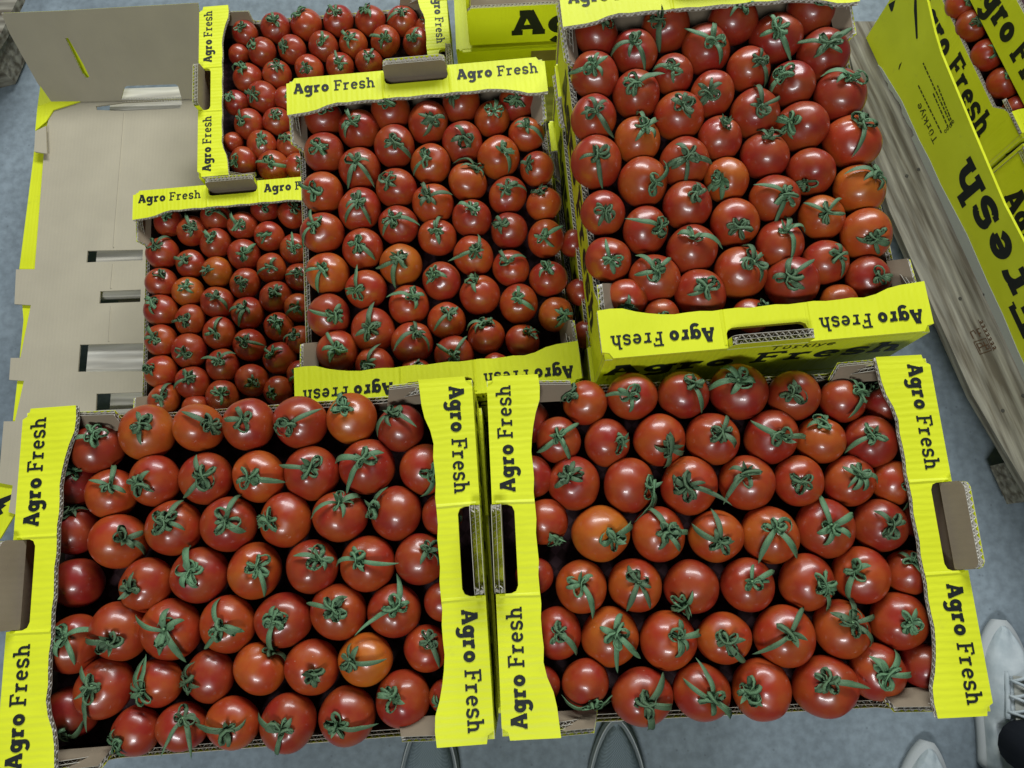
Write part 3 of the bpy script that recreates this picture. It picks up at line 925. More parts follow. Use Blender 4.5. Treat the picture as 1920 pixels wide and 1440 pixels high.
def add_tomato(cx, cy, r, kx, ky, tone, longs, zc, cname, row, colm, seed, low=0, label=None, rows_total=0):
    rnd = random.Random(seed)
    zc = zc-low
    P = at(cx, cy, zc); d = (P-CAM).dot(FW); R = r*d/FPX
    view = (CAM-P).normalized()
    # axis of the fruit from where its calyx shows
    if kx is None:
        ax = Vector((rnd.uniform(-.9, .9), rnd.uniform(-.9, .9), -.4)).normalized(); has = False
    else:
        ex_ = (kx-cx)/r/.93; ey_ = -(ky-cy)/r/.93
        q = math.hypot(ex_, ey_)
        if q > .90: ex_ *= .90/q; ey_ *= .90/q
        rt = (RT-view*RT.dot(view)).normalized(); upv = view.cross(rt)
        ax = (rt*ex_+upv*ey_+view*math.sqrt(1-ex_*ex_-ey_*ey_)).normalized(); has = True
    me, flat = TM[rnd.randrange(len(TM))]
    o = bpy.data.objects.new('tomato', me); col.objects.link(o)
    # frame: z = ax, x = image right projected
    xr = (RT-ax*RT.dot(ax))
    if xr.length < .1: xr = UP-ax*UP.dot(ax)
    xr.normalize(); yr = ax.cross(xr)
    M = Matrix((xr, yr, ax)).transposed().to_4x4()
    o.matrix_world = Matrix.Translation(P) @ M @ Matrix.Scale(R, 4)
    o.color = tone_col(tone, rnd)
    if has:
        lo = []
        for a, ln in longs:
            # image angle -> azimuth about the fruit's axis
            v = RT*math.cos(math.radians(a))+UP*math.sin(math.radians(a)); v = v-ax*v.dot(ax)
            lo.append((math.atan2(v.dot(yr), v.dot(xr)), ln))
        mb, sb = calyx_mesh(rnd, lo, flat, 9 if r > 40 else 6)
        c = mb.build('calyx', GREEN, o, True); sb.build('stem', [GREEN, STEM], c, True)
    tn = 'orange' if tone < .3 else ('orange-red' if tone < .52 else ('red' if tone < .78 else 'deep red'))  # deep red covers ripe fruit and fruit with shade put into its tone
    lg = ' long-sepalled' if len(longs) >= 2 else ''
    lab = label or '%s%s tomato, %s from left in %s row from back of %s' % (tn, lg, ORD[colm], ORD[row], desc[cname])
    tag(o, lab, 'tomato', 'tomatoes in the %s' % desc[cname])
    return o
desc['X'] = 'carton at the right edge'
seed = 11
for cname in ('FL', 'FR', 'R', 'M', 'L', 'T'):
    ztop = CR[cname][2]; row, colm, last = 1, 0, -1e9
    for line in TD[cname].strip().split('\n'):
        head, _, tail = line.partition('|')
        q = head.split(); cx, cy, r = map(float, q[:3]); tone = float(q[5])
        kx, ky = (None, None) if q[3] == '-' else (float(q[3]), float(q[4]))
        if cx < last: row += 1; colm = 0
        colm += 1; last = cx; seed += 1
        longs = [tuple(map(float, s_.split(':'))) for s_ in tail.split()]
        add_tomato(cx, cy, r, kx, ky, tone, longs, ztop-.037, cname, row, colm, seed, low=.012 if tone > .97 else random.Random(seed).uniform(-.002, .002))  # darkest tones hold painted shade by flaps and corners; those fruit sit lower
# tomatoes seen in the second carton of the upper right stack, between the two cartons
desc['R2'] = 'carton below the upper right carton'
for k, (tx, ty) in enumerate(((1056, 455), (1069, 548), (1080, 628))):
    add_tomato(tx+19, ty, 27, None, None, .85, [], CR['R'][2]-.150-.060, 'R2', 1, k+1, 900+k, label='tomato half hidden between the middle and upper right cartons, %s from back' % ORD[k+1])

# ------------------------------------------------------------------ prisms drawn from outlines on a level or upright plane
def prism(name, pts, n, th, mats, parent=None, bev=0):
    """pts: 3D outline on a plane with normal n; extruded th backwards from n"""
    n = Vector(n).normalized(); k = len(pts); pts = [Vector(p) for p in pts]
    nn = sum(((pts[i]).cross(pts[(i+1) % k]) for i in range(k)), Vector())
    if nn.dot(n) < 0: pts = pts[::-1]
    t = tessellate_polygon([pts]); fs = []
    for a, b_, c in t:
        if (pts[b_]-pts[a]).cross(pts[c]-pts[a]).dot(n) < 0: b_, c = c, b_
        fs.append((a, b_, c)); fs.append((k+a, k+c, k+b_))
    for i in range(k): j = (i+1) % k; fs.append((j, i, k+i, k+j))
    o = mesh_obj(name, pts+[p-n*th for p in pts], fs, mats if isinstance(mats, list) else [mats], None, parent)
    return o
def local_obj(o, parent):                      # keep world place while parented to a plain Empty at its own place
    o.parent = parent; o.matrix_parent_inverse = parent.matrix_world.inverted(); return o

# ------------------------------------------------------------------ ground
fl = mesh_obj('floor', [(-9, -7, 0), (9, -7, 0), (9, 11, 0), (-9, 11, 0)], [(0, 1, 2, 3)], [FLOORM])
tag(fl, kind='structure')

# ------------------------------------------------------------------ pallets
def board(parent, x0, x1, y0, y1, z0, z1, m=WOOD, seed=0, name='board'):
    rnd = random.Random(seed); mb = MB(); n = 10
    L_ = x1-x0
    vs = []
    for k in range(n+1):
        x = x0+L_*k/n; e = .0018
        a, b_ = y0+rnd.uniform(-e, e), y1+rnd.uniform(-e, e); c = .002
        vs += [(x, a, z0), (x, a, z1-c), (x, a+c, z1), (x, b_-c, z1), (x, b_, z1-c), (x, b_, z0)]
    fs = []
    for k in range(n):
        for q in range(6): fs.append((6*k+q, 6*k+6+q, 6*k+6+(q+1) % 6, 6*k+(q+1) % 6))
    fs.append((0, 1, 2, 3, 4, 5)); fs.append(tuple(6*n+q for q in (5, 4, 3, 2, 1, 0)))
    mb.add(vs, fs); return mb.build(name, m, parent)
pal = empty('pallet', (0, 0, 0)); tag(pal, 'wooden pallet under the stacked cartons, boards showing through the slots of the bare cardboard', 'pallet')
ys = [(at(220, b, PALZ).y, at(220, a, PALZ).y) for a, b in ((166, 256), (316, 406), (466, 556), (616, 706), (766, 856), (916, 1006), (1066, 1150))]
for k, (a, b_) in enumerate(ys): board(pal, -.905, .50, a, b_, PALZ-.022, PALZ, WOOD, k)
for k, x in enumerate((-.86, -.2, .40)):
    mb = MB(); mb.box((x, ys[-1][0], PALZ-.112), (x+.09, ys[0][1], PALZ-.0225)); mb.build('stringer', WOOD, pal)
    mb = MB(); mb.box((x-.01, ys[-1][0], .006), (x+.10, ys[0][1], PALZ-.1125)); mb.build('bottom_board', WOOD, pal)

# pallet corner at the back left
p2 = empty('pallet', at(0, 40, 0)); tag(p2, 'corner of a weathered wooden pallet at the back left of the floor', 'pallet')
def lvl(pts, z): return [at(x, y, z) for x, y in pts]
bpy.context.view_layer.update()
for pts in ([(-160, 210), (-120, 250), (3, 60), (36, -8), (50, -60), (10, -80)], [(-300, 90), (-200, 190), (-60, -30), (-90, -90)]):
    local_obj(prism('board', lvl(pts, .135), (0, 0, 1), .022, WOODG), p2)
local_obj(prism('block', lvl([(-60, 120), (-20, 110), (20, 20), (-10, 0)], .112), (0, 0, 1), .10, WOODG), p2)

# right pallet: the near board with its stamp
p3 = empty('pallet', at(1800, 600, 0)); tag(p3, 'grey wooden pallet running diagonally at the right under the torn yellow carton', 'pallet')
bpy.context.view_layer.update()
edge = [(1580, 40), (1597, 118), (1640, 300), (1668, 395), (1742, 560), (1824, 742), (1905, 880), (2040, 1110)]
inner = [(2180, 1060), (1990, 760), (1905, 590), (1800, 372), (1725, 235), (1690, 120), (1660, 40)]
bd = local_obj(prism('board', lvl(edge+inner, PALZ), (0, 0, 1), .022, WOODG), p3)
def along(o, P, Q):
    """turn the material space so that the grain runs from P to Q"""
    d = (Q-P); a = math.atan2(d.y, d.x); R = Matrix.Rotation(a, 4, 'Z')
    mw = o.matrix_world.copy(); T = Matrix.Translation(P) @ R
    o.data.transform(T.inverted() @ mw); o.parent = None; o.matrix_world = T; local_obj(o, p3)
bpy.context.view_layer.update()
along(bd, at(1640, 300, PALZ), at(1905, 880, PALZ))
bd2 = local_obj(prism('board', lvl([(1790, 300), (1890, 280), (2230, 900), (2200, 1010)], PALZ), (0, 0, 1), .022, WOODG), p3)
bpy.context.view_layer.update(); along(bd2, at(1790, 300, PALZ), at(2190, 980, PALZ))
for a_, b2_ in (((1610, 130), (1700, 130)), ((1720, 520), (1900, 500)), ((1890, 860), (2080, 840))):
    q = lvl([a_, b2_], PALZ-.023); d = (lvl([(1905, 880)], 0)[0]-lvl([(1640, 300)], 0)[0]).normalized()
    local_obj(prism('block', [q[0]+d*.004+Vector((.012, 0, 0)), q[1]+d*.004, q[1]+d*.09, q[0]+d*.09+Vector((.012, 0, 0))], (0, 0, 1), .088, WOODG), p3)
NAIL = mat('nail_head', (.05, .045, .04), .5, .5)[0]
for nx, ny in ((1668, 160), (1700, 330), (1722, 318), (1800, 560), (1846, 552), (1880, 770), (1918, 742)):
    c_ = at(nx, ny, PALZ); mb = MB(); mb.tube([c_, c_+Vector((0, 0, .0012))], .0038, 10); local_obj(mb.build('nail', NAIL), p3)
# burnt-in stamp on the board: frame, broken letters
sd = (at(1905, 880, PALZ)-at(1668, 395, PALZ)).normalized(); sx = Vector((sd.y, -sd.x, 0))
def stroke_set(L_): return (L_, 0)
st = [([(-.5, -.9), (.5, -.9), (.5, .1), (-.5, .1), (-.5, -.9)], .07), ([(-.35, -.7), (-.35, -.1), (.0, -.15), (.05, -.4), (-.3, -.45)], .08), ([(.2, -.7), (.2, -.1)], .08), ([(.05, -.4), (.4, -.4), (.4, -.7), (.1, -.7)], .07),
      ([(.62, -1.0), (.62, 1.6)], .05), ([(-.4, .35), (-.4, .9), (-.1, .95), (-.05, .65)], .08), ([(.15, .35), (.15, .95), (.4, .95)], .08), ([(.1, .6), (.35, .6)], .07)]
for k in range(7):
    st.append(([(.72, -.9+k*.36), (.72, -.72+k*.36)], .10)); st.append(([(.72, -.9+k*.36), (.88, -.82+k*.36), (.86, -.66+k*.36)], .07))
stm = put_text('stamp', None, at(1838, 640, PALZ+.0004), -sx, -sd, .028, None, OLIVE, strokes=(st, 0)); local_obj(stm, p3)

# ------------------------------------------------------------------ bare carton blank lying on the pallet
for nm_, k_, zt_, sx_, sy_ in (('folded cartons under the low carton beside the bare cardboard', 'L', CR['L'][2]-H-.001, .37, .49), ('folded cartons under the carton at the back left', 'T', CR['T'][2]-H-.001, .50, .38)):
    fo = empty('folded_cartons', (CR[k_][0], CR[k_][1], PALZ+.001), CR[k_][3]); tag(fo, 'flat pile of '+nm_, 'cardboard')
    z_ = .0; r_ = random.Random(3)
    while PALZ+.001+z_+.0075 < zt_:
        e_ = r_.uniform(-.004, .004); mb = MB(); mb.box((-sx_/2+e_, -sy_/2-e_, z_), (sx_/2+e_, sy_/2-e_, z_+.0070)); mb.build('folded_carton', YELX, fo); z_ += .0076
BZ = .156
blank = empty('cardboard_blank', at(200, 500, BZ)); tag(blank, 'unfolded brown cardboard with slots and a raised back flap at the left', 'cardboard')
bpy.context.view_layer.update()
out = [(100, 192), (84, 250), (82, 290), (65, 505), (30, 505), (27, 570), (58, 572), (38, 671), (20, 671), (17, 712), (45, 714), (28, 790), (7, 790), (-3, 905), (24, 910), (16, 960)]
P2 = [at(x, y, BZ) for x, y in out]
P2 += [Vector((-.62, .02, BZ)), Vector((-.62, .235, BZ)), Vector((-.708, .245, BZ)), Vector((-.722, .765, BZ)), Vector((-.622, .790, BZ)), Vector((-.622, 1.02, BZ))]
P2.append(at(397, 184, BZ))
holes_px = [[(181, 206), (180, 199), (232, 192), (340, 187), (341, 196), (337, 203), (232, 208)][::-1], [(164, 470), (268, 468), (267, 488), (162, 492)], [(188, 546), (264, 543), (263, 566), (186, 569)], [(150, 646), (278, 643), (277, 696), (146, 697)], [(181, 738), (276, 735), (275, 778), (179, 779)]]
O = Vector((0, 0, BZ-.004))
def xy(ps): return [(p.x, p.y) for p in ps]
hp = []
for h in holes_px:
    q = xy([at(x, y, BZ) for x, y in h])
    ar = sum(q[k][0]*q[(k+1) % len(q)][1]-q[(k+1) % len(q)][0]*q[k][1] for k in range(len(q)))
    hp.append(q if ar > 0 else q[::-1])
pp = xy(P2); ar = sum(pp[k][0]*pp[(k+1) % len(pp)][1]-pp[(k+1) % len(pp)][0]*pp[k][1] for k in range(len(pp)))
if ar < 0: pp = pp[::-1]
sh = corr_panel('sheet', pp, O, (1, 0, 0), (0, 1, 0), .004, BLANKM, YEL, None, holes=hp, flutes=(), walls=1); local_obj(sh, blank)
for cp in ([(233, 212), (226, 300), (216, 420), (213, 464)], [(212, 496), (208, 541)], [(208, 574), (204, 640)]):
    for (xa, ya), (xb, yb) in zip(cp[:-1], cp[1:]):
        A1 = at(xa, ya, BZ+.0001); B1_ = at(xb, yb, BZ+.0001); t_ = (B1_-A1).normalized(); s1 = Vector((-t_.y, t_.x, 0))*.0022
        up_ = Vector((0, 0, .0012)); cz = mesh_obj('crease', [A1-s1, B1_-s1, B1_+up_, A1+up_, A1+s1, B1_+s1], [(0, 1, 2, 3), (3, 2, 5, 4)], [BLANKM]); local_obj(cz, blank)
# printed underside sheet that peeps out on the left
und = [(76, 158), (62, 300), (36, 505), (44, 600), (34, 700), (24, 790), (16, 960), (120, 960), (130, 560), (120, 215), (103, 178)]
u_ = prism('underside_sheet', lvl(und, BZ-.0055), (0, 0, 1), .004, YELX); local_obj(u_, blank)
# corner web of the back flap: yellow, grey in front
# raised back flap leaning back from the fold
B1 = at(95, 191, BZ); B2 = at(392, 184, BZ); T1 = at(6, 24, BZ+.150)
ex = (B2-B1).normalized(); nv = (B2-B1).cross(T1-B1).normalized()
fpx = [(95, 191), (72, 155), (20, 62), (4, 24), (110, 20), (250, 12), (372, 5), (379, 60), (372, 120), (374, 184)]
hfx = [[(228, 186), (234, 163), (240, 160), (330, 157), (335, 160), (342, 186)], [(124, 71), (129, 70), (158, 120), (169, 143), (163, 146), (155, 136)]]
def onp(x, y): return on_plane(x, y, B1, nv)
eyv = nv.cross(ex) if nv.cross(ex).z > 0 else ex.cross(nv)
if ex.cross(eyv).dot(nv) < 0: nv = -nv
def loc2(P): d = P-B1; return (d.dot(ex), d.dot(eyv))
def ccw(q):
    ar = sum(q[k][0]*q[(k+1) % len(q)][1]-q[(k+1) % len(q)][0]*q[k][1] for k in range(len(q)))
    return q if ar > 0 else q[::-1]
fp2 = ccw([loc2(onp(x, y)) for x, y in fpx]); hf2 = [ccw([loc2(onp(x, y)) for x, y in h]) for h in hfx]
n_ = ex.cross(eyv)
front = n_.dot(CAM-B1) > 0
bf = corr_panel('back_flap', fp2, B1, ex, eyv, .004, BLANKM if front else YEL, YEL if front else BLANKM, None, holes=hf2, flutes='all', walls=1, period=.006); local_obj(bf, blank)
bs = prism('slit_backing', [p-(nv if nv.dot(CAM-B1) > 0 else -nv)*.012 for p in [onp(x, y) for x, y in ((112, 55), (135, 55), (182, 150), (150, 155))]], nv, .002, YELX); local_obj(bs, blank)
web = [(97, 190), (76, 158), (70, 200), (66, 245), (86, 228), (100, 206), (150, 190)]
wb = prism('corner_web', [at(x, y, BZ+.004+(.03 if i == 1 else 0)) for i, (x, y) in enumerate(web)], (0, 0, 1), .003, YELX); local_obj(wb, blank)
mk = prism('side_lip', lvl([(66, 246), (86, 236), (88, 288), (64, 284)], BZ+.012), (0, 0, 1), .004, BLANKM); local_obj(mk, blank)
# another printed blank below with part of a big letter, left of the front left carton
b3 = empty('cardboard_blank', at(10, 940, .15)); tag(b3, 'scrap of yellow printed cardboard with part of a black letter at the left edge', 'cardboard'); bpy.context.view_layer.update()
s3 = prism('sheet', lvl([(-120, 905), (30, 903), (27, 965), (0, 1010), (-120, 1040)], .150), (0, 0, 1), .004, YELX); local_obj(s3, b3)
l3 = prism('lettering', lvl([(-40, 960), (0, 935), (26, 925), (22, 936), (6, 945), (12, 947), (2, 955), (6, 962), (-14, 975), (-40, 990)], .1506), (0, 0, 1), .0004, INK); local_obj(l3, b3)

# ------------------------------------------------------------------ large carton behind, seen with "Ag"
ZA = CZ-1.30
a0 = at(874, 16, ZA); a1 = at(1062, 6, ZA); dx = (a1-a0); dx.z = 0; dx.normalize(); dy = Vector((-dx.y, dx.x, 0))
ag = empty('large_carton', a0-Vector((0, 0, .12)), math.atan2(dx.y, dx.x)); tag(ag, 'large yellow carton behind the middle one; its near face shows two big black letters', 'carton')
AL = .58
corr_panel('front_panel', [(.0, .012), (0, .10), (.002, .112), (.010, .12), (AL-.01, .12), (AL, .112), (AL, .012)], (0, .006, 0), (1, 0, 0), (0, 0, 1), .0065, YELX, KRAFT, ag, flutes={2, 3, 4})
fp = kids[ag.name][0]
put_text('lettering', [('Agro', .25)], (.212, -.0008, .036), (1, 0, 0), (0, 0, 1), .072, fp, xs=.95)
mb = MB(); mb.box((-.022, -.010, -.004), (AL, -.004, .004)); mb.box((-.022, -.010, .0041), (-.016, -.004, .010)); mb.build('bottom_lip', YELX, ag)
mb = MB(); mb.box((0, .010, .0), (AL, .38, .004)); mb.build('base_panel', KRAFT, ag)
mb = MB(); mb.box((0, .0135, .004), (.006, .38, .13)); mb.build('side_wall', YEL, ag)
mb = MB(); mb.box((.0062, .374, .004), (AL, .38, .13)); mb.build('back_wall', YELX, ag)
mb = MB(); mb.box((-.055, .018, .124), (AL, .09, .130)); mb.build('top_flap', YELX, ag)
# stack support under it
lowc = empty('large_carton', a0-Vector((0, 0, .12))+dy*.01, math.atan2(dx.y, dx.x)); tag(lowc, 'lower yellow carton carrying the one with two big black letters', 'carton')
mb = MB(); mb.box((-.03, .0, -.16), (AL, .40, -.012)); mb.build('body', YELX, lowc)
mb = MB(); mb.box((.13, -.004, -.06), (.23, -.001, -.018)); mb.build('handle_tab', KRAFT, lowc)

# ------------------------------------------------------------------ right hand stack: torn printed panel and turned cartons
A_ = at(1662, 150, .147); B_ = at(1888, 640, .147); sdir = (B_-A_).normalized(); nrm = Vector((sdir.y, -sdir.x, 0))
if nrm.dot(CAM-A_) < 0: nrm = -nrm
rp = empty('large_carton', A_, 0); tag(rp, 'large yellow carton at the right, large upside-down letters and a torn lower edge', 'carton'); bpy.context.view_layer.update()
def pp_(L_): return [on_plane(x, y, A_, nrm) for x, y in L_]
rnd = random.Random(5)
low = [(1612, 90), (1652, 128), (1690, 190), (1722, 262), (1742, 300), (1762, 345), (1790, 398), (1812, 440), (1850, 528), (1880, 592), (1906, 655), (1960, 770), (2080, 1000)]
top = [(2080, 790), (1960, 540), (1920, 455), (1882, 382), (1822, 240), (1764, 100), (1752, 60), (1738, 0), (1725, -50), (1680, -40), (1668, 0)]
outer = pp_(low+top)
pn = prism('side_panel', outer, nrm, .005, YELX); local_obj(pn, rp)
# torn pale paper below the print
tl = []; tr = []
for k in range(len(low)-1):
    for q in range(7):
        x = low[k][0]+(low[k+1][0]-low[k][0])*q/7; y = low[k][1]+(low[k+1][1]-low[k][1])*q/7
        wd = (5 if k < 3 else 19)*(1+.25*math.sin(k*2.1+q*.3))
        tl.append((x-wd+rnd.uniform(-3, 3), y+wd*.35)); tr.append((x+2, y))
tn = prism('torn_paper', [p+nrm*.0015 for p in pp_(tl+tr[::-1])], nrm, .0012, mat('torn_paper', (.45, .46, .42), .95, .1)[0]); local_obj(tn, rp)
tx = put_text('lettering', [('Fresh', .22)], on_plane(1893, 445, A_, nrm), -sdir, (0, 0, -1), .088, None, slant=0, xs=1.05); local_obj(tx, rp)
tx = put_text('lettering', [('TUrkiye', .15)], on_plane(1742, 226, A_, nrm), -sdir, (0, 0, -1), .019, None, m=INK2); local_obj(tx, rp)
# small print: rows of short marks
for i, (p0, p1, dn) in enumerate((((1722, 160), (1764, 246), 16), ((1731, 118), (1783, 232), 22), ((1750, 175), (1777, 236), 9), ((1758, 160), (1785, 228), 14))):
    A1 = on_plane(*p0, A_, nrm); B1_ = on_plane(*p1, A_, nrm); Lx = (B1_-A1).length; s_ = []; x = 0; r_ = random.Random(i)
    while x < Lx:
        ww = r_.uniform(.004, .011); s_.append(([(x/.01, 0), ((x+ww)/.01, 0)], .42)); x += ww+.0025
    t_ = put_text('small_print', None, (A1), (B1_-A1), (nrm.cross(B1_-A1)), .01, None, m=INK2, strokes=(s_, 0)); tag(t_, kind='stuff'); local_obj(t_, rp)
s_ = [(arc(0, 0, .5, .5, 0, 360, 14), .3)]
for q in ((1787, 228), (1782, 236), (1777, 241), (1773, 246)):
    t_ = put_text('symbol', None, on_plane(*q, A_, nrm), sdir, (0, 0, 1), .006, None, m=INK2, strokes=(s_, 0)); local_obj(t_, rp)
# dark slit and cut notch in the panel
for nm, L_ in (('slit', [(1715, -20), (1719, 0), (1721, 72), (1718, 73), (1714, 20)]), ('slit', [(1691, 116), (1689, 122), (1686, 131), (1685, 129), (1687, 121)]), ('slit', [(1666, 8), (1679, 0), (1674, 20), (1671, 22)])):
    t_ = prism(nm, [p+nrm*.0006 for p in pp_(L_)], nrm, .0004, INK); local_obj(t_, rp)
bk = -nrm
for nm, a_, b_ in (('base_panel', 0.0, .004),):
    q = [A_+bk*.008+sdir*(-.05), A_+bk*.37+sdir*(-.05), A_+bk*.37+sdir*.85, A_+bk*.008+sdir*.85]
    local_obj(prism(nm, [v+Vector((0, 0, .004)) for v in q], (0, 0, 1), .0035, KRAFT), rp)

# turned cartons standing in it
def turned(z, zt, pA, pB, shift, label, src):
    a = at(*pA, z); b_ = at(*pB, z); d = (a-b_).normalized(); n = Vector((d.y, -d.x, 0))     # d: away along the long side
    if n.x < 0: n = -n
    ang = math.atan2(d.y, d.x)
    c = b_+d*(L/2+shift)+n*(W/2-.013)
    r_ = copy_tree(src); place(r_, c.x, c.y, zt, ang, label, 'yellow cartons standing turned at the right edge'); return r_, d, n, c
X_, dX, nX, cX = turned(CZ-1.466, CZ-1.42, (1782, 18), (1893, 252), -.03, 'turned yellow tomato carton at the upper right, lettering running down its long side', proto)
for k, (tx, ty, tr, kx, ky) in enumerate(((1800, 9, 27, 1812, 0), (1823, 48, 29, 1831, 43), (1851, 103, 29, 1866, 98), (1881, 156, 29, 1893, 142), (1906, 206, 26, None, None))):
    add_tomato(tx, ty, tr, kx, ky, (.6, .6, .5, .5, .55)[k], [], CZ-1.42-.037, 'X', 1, k+1, 700+k, label='tomato in the turned carton at the upper right edge, %s from the top' % ORD[k+1])
Y_, dY, nY, cY = turned(CZ-1.42, CZ-1.275, (1826, 0), (1922, 186), -.16, 'topmost turned yellow carton cut off by the upper right edge of the photo', proto)
Z_ = copy_tree(proto); Z_.location = (cX-dX*.508+nX*.002).to_tuple()[:2]+(CZ-1.43-H,); Z_.rotation_euler = X_.rotation_euler
tag(Z_, 'nearest turned yellow carton at the right edge, its flap cut by the frame', 'carton', 'yellow cartons standing turned at the right edge')

# ------------------------------------------------------------------ people: only their shoes and cuffs are in view
def shoe_mats():
    wm, nt, b = mat('white_sneaker_leather', (.42, .46, .47), .6, .4)
    mp, no, r = noise_col(nt, b, (.34, .39, .41), (.52, .56, .57), 22, 7)
    bump(nt, b, no.outputs['Fac'], .5, .006)
    gm, nt, b = mat('grey_mesh_upper', (.10, .13, .15), .85, .2)
    tc = N(nt, 'ShaderNodeTexCoord'); wv = N(nt, 'ShaderNodeTexChecker', i_Scale=520.0)
    wv.inputs['Color1'].default_value = (.26, .31, .35, 1); wv.inputs['Color2'].default_value = (.15, .19, .22, 1)
    nt.links.new(tc.outputs['Object'], wv.inputs['Vector']); nt.links.new(wv.outputs['Color'], b.inputs['Base Color'])
    bump(nt, b, wv.outputs['Fac'], .4, .001)
    return wm, gm
WHITE, MESH = shoe_mats()
SOLEW = mat('sole_rubber', (.42, .44, .44), .7, .3)[0]; SOLEG = mat('grey_sole', (.24, .27, .28), .7, .3)[0]
LINE = mat('pale_piping', (.36, .44, .48), .6, .3)[0]; DARK = mat('navy_trouser', (.012, .014, .022), .9, .2)[0]
def make_shoe(parent, P, ang, upm, solem, kind):
    """toe towards +y of its own frame, P = point on the floor under the toe tip"""
    root = empty('sneaker', P, ang); Ls = .295
    def hw(s): return .0555*(math.sin(math.pi*min(1, (s*1.0+.0)/.52)/2)**.62 if s < .52 else 1-.20*math.sin(math.pi*(s-.52)/.48*.5)) * (1 if s < .93 else math.sqrt(max(.02, 1-((s-.93)/.072)**2)))
    def cx(s): return .006*math.sin(s*math.pi)
    def ht(s): return .040+.030*min(1, s/.35)+(.03*max(0, (s-.35)/.65))
    ns, nc = 34, 20
    # sole
    mb = MB(); vs = []; fs = []
    for k in range(ns+1):
        s = k/ns; w_ = hw(max(s, .004))+.006; y = -s*Ls+.006*(1-s)
        zt = .027+.006*max(0, 1-s*5)
        for x, z in ((-w_, .004), (-w_-.002, zt*.6), (-w_+.003, zt), (w_-.003, zt), (w_+.002, zt*.6), (w_, .004)): vs.append((cx(s)+x, y, z))
    for k in range(ns):
        for q in range(6): fs.append((6*k+q, 6*k+(q+1) % 6, 6*k+6+(q+1) % 6, 6*k+6+q))
    fs += [tuple(range(5, -1, -1)), tuple(6*ns+q for q in range(6))]
    mb.add(vs, fs); mb.build('sole', solem, root, True)
    # upper
    mb = MB(); vs = []; fs = []
    for k in range(ns+1):
        s = k/ns; w_ = hw(max(s, .01))-.001; y = -s*Ls-.004; h = ht(s)*(1 if s > .02 else .75)
        for q in range(nc+1):
            a = math.pi*q/nc; ca, sa = math.cos(a), math.sin(a)
            e = .75 if s < .4 else .9
            x = w_*math.copysign(abs(ca)**e, ca)*(1-.25*max(0, s-.3)*sa); z = .022+(h-.022)*(sa**e)
            if s > .62 and sa > .55: z -= .030*min(1, (s-.62)/.05)*((sa-.55)/.45)**.5
            x += .0016*noise.noise(Vector((s*9, q*.5, 3))); z += .004*noise.noise(Vector((s*12, q*.4, 7)))*(1 if kind == 'white' else .2)
            vs.append((cx(s)+x, y, z))
    for k in range(ns):
        for q in range(nc): a = k*(nc+1)+q; fs.append((a, a+1, a+nc+2, a+nc+1))
    fs.append(tuple(range(nc+1))); fs.append(tuple(ns*(nc+1)+q for q in range(nc, -1, -1)))
    mb.add(vs, fs); mb.build('upper', upm, root, True)
    if kind == 'white':
        tg = MB(); vs = []; fs = []
        for k in range(11):
            s = .34+.034*k; y = -s*Ls
            for q in range(7):
                x = (q-3)/3*(.013+.009*k/10); vs.append((cx(s)+x, y, ht(s)+.003+.006*k/10-(x/.03)**2*.012))
        for k in range(10):
            for q in range(6): a = 7*k+q; fs.append((a, a+1, a+8, a+7))
        tg.add(vs, fs); tg.build('tongue', mat('knit_tongue', (.36, .36, .32), .95, .1)[0], root, True)
        for k in range(6):
            s = .35+.05*k; y = -s*Ls; w_ = .017+.0022*k
            lc = MB(); pts = []
            for q in range(9):
                u = q/8*2-1; pts.append((cx(s)+u*w_*1.15, y-.009*u*(1 if k % 2 else -1), ht(s)+.012-.012*u*u+.003*math.sin(k)))
            lc.tube(pts, .0032, 6); lc.build('lace', WHITE, root, True)
        for sg in (-1, 1):
            pts = [(cx(.3+.3*q/10)+sg*(.021+.010*q/10), -(.32+.30*q/10)*Ls, ht(.32+.3*q/10)-.005) for q in range(11)]
            e = MB(); e.tube(pts, .0055, 6); e.build('eyestay', WHITE, root, True)
    else:
        for off, m_, rr in ((.0, LINE, .0020),):
            pts = []
            for q in range(25):
                u = q/24*2-1; s = .02+.52*abs(u)**1.6; w_ = hw(max(s, .01))*.80
                a = math.asin(.5)
                pts.append((cx(s)+math.copysign(w_*min(1, abs(u)*2.2)*.98, u) if u else cx(s), -s*Ls-.022, .022+(ht(s)-.022)*.72+.002))
            e = MB(); e.tube(pts, rr, 6); e.build('toe_piping', m_, root, True)
        pts = []
        for q in range(33):
            u = q/32*2-1; s = .004+.60*abs(u)**1.9; pts.append((cx(s)+math.copysign(hw(max(s, .01))+.004, u), -s*Ls+.002, .034))
        e = MB(); e.tube(pts, .0015, 6); e.build('rim_piping', SOLEW, root, True)
    return root
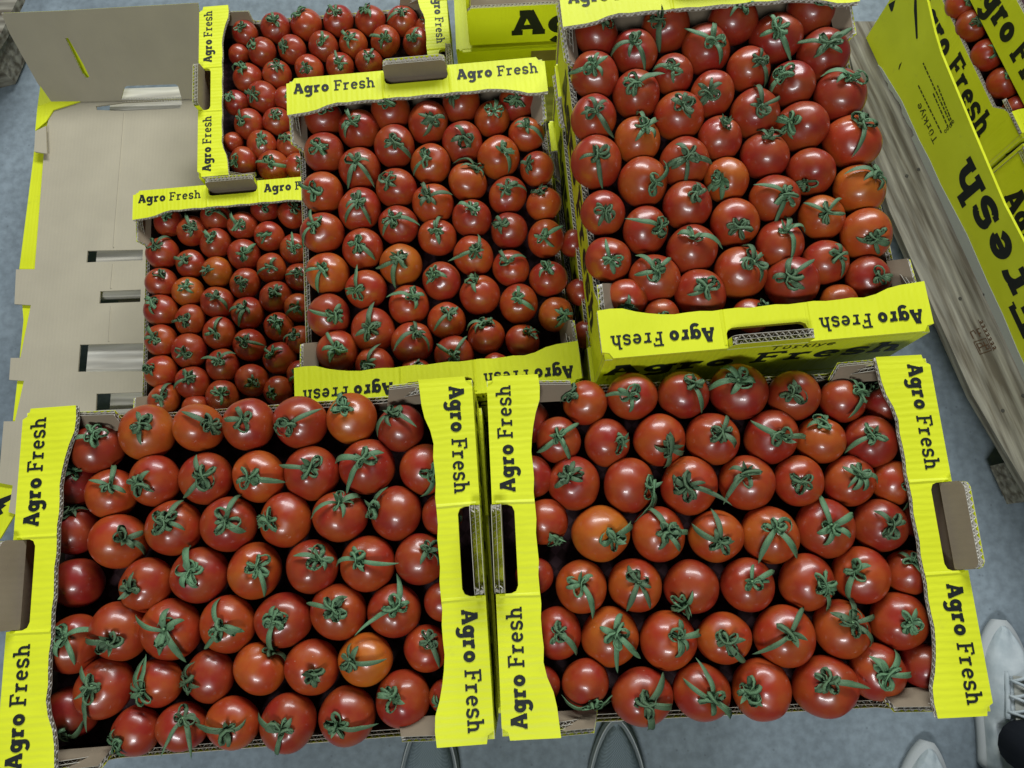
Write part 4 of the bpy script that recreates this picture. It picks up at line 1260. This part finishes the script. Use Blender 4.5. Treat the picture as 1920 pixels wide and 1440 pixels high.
def put_shoe(person, toe, heel, upm, solem, kind, label=None):
    a = at(*toe, .03); b_ = at(*heel, .03); d = a-b_; ang = math.atan2(d.y, d.x)-math.pi/2
    s_ = make_shoe(person, Vector((a.x, a.y, 0)), ang, upm, solem, kind)
    s_.parent = person; s_.matrix_parent_inverse = person.matrix_world.inverted()
    if label: s_['label'] = label
    return s_, a, d.normalized()
def shoe_to_part(person, root):                # thing > sneaker > its pieces: the sole becomes the part, the rest hang under it
    ch = [o for o in list(bpy.data.objects) if o.parent == root]
    up_ = [o for o in ch if o.name.startswith('upper')][0]
    bpy.context.view_layer.update(); mw = {o: o.matrix_world.copy() for o in ch}; lb = root.get('label')
    for o in ch:
        o.parent = person if o is up_ else up_
    bpy.context.view_layer.update()
    up_.matrix_parent_inverse = person.matrix_world.inverted(); up_.matrix_basis = mw[up_]
    for o in ch:
        if o is not up_: o.matrix_parent_inverse = mw[up_].inverted(); o.matrix_basis = mw[o]
    up_.name = 'sneaker'
    bpy.data.objects.remove(root)
bpy.context.view_layer.update()
pw = empty('person', at(1885, 1440, 0)); tag(pw, 'person at the lower right in white lace-up sneakers and dark trousers', 'person')
bpy.context.view_layer.update()
for toe, heel in (((1880, 1168), (1893, 1475)), ((1744, 1398), (1715, 1700))):
    s_, a, d = put_shoe(pw, toe, heel, WHITE, SOLEW, 'white'); shoe_to_part(pw, s_)
    ank = Vector((a.x, a.y, 0))-Vector((d.x, d.y, 0))*.225
    mb = MB(); mb.tube([ank+Vector((0, 0, .075)), ank+Vector((0, -.02, .20)), ank+Vector((.02, -.05, .45)), ank+Vector((.03, -.07, .75))], [.047, .056, .066, .075], 16)
    local_obj(mb.build('trouser_leg', DARK, None, True), pw)
pc = empty('person', at(980, 1520, 0)); tag(pc, 'person taking the photo, only the toes of grey mesh sneakers below the front cartons', 'person')
bpy.context.view_layer.update()
for toe, heel in (((1156, 1352), (1146, 1640)), ((806, 1336), (790, 1620))):
    s_, a, d = put_shoe(pc, toe, heel, MESH, SOLEG, 'mesh'); shoe_to_part(pc, s_)
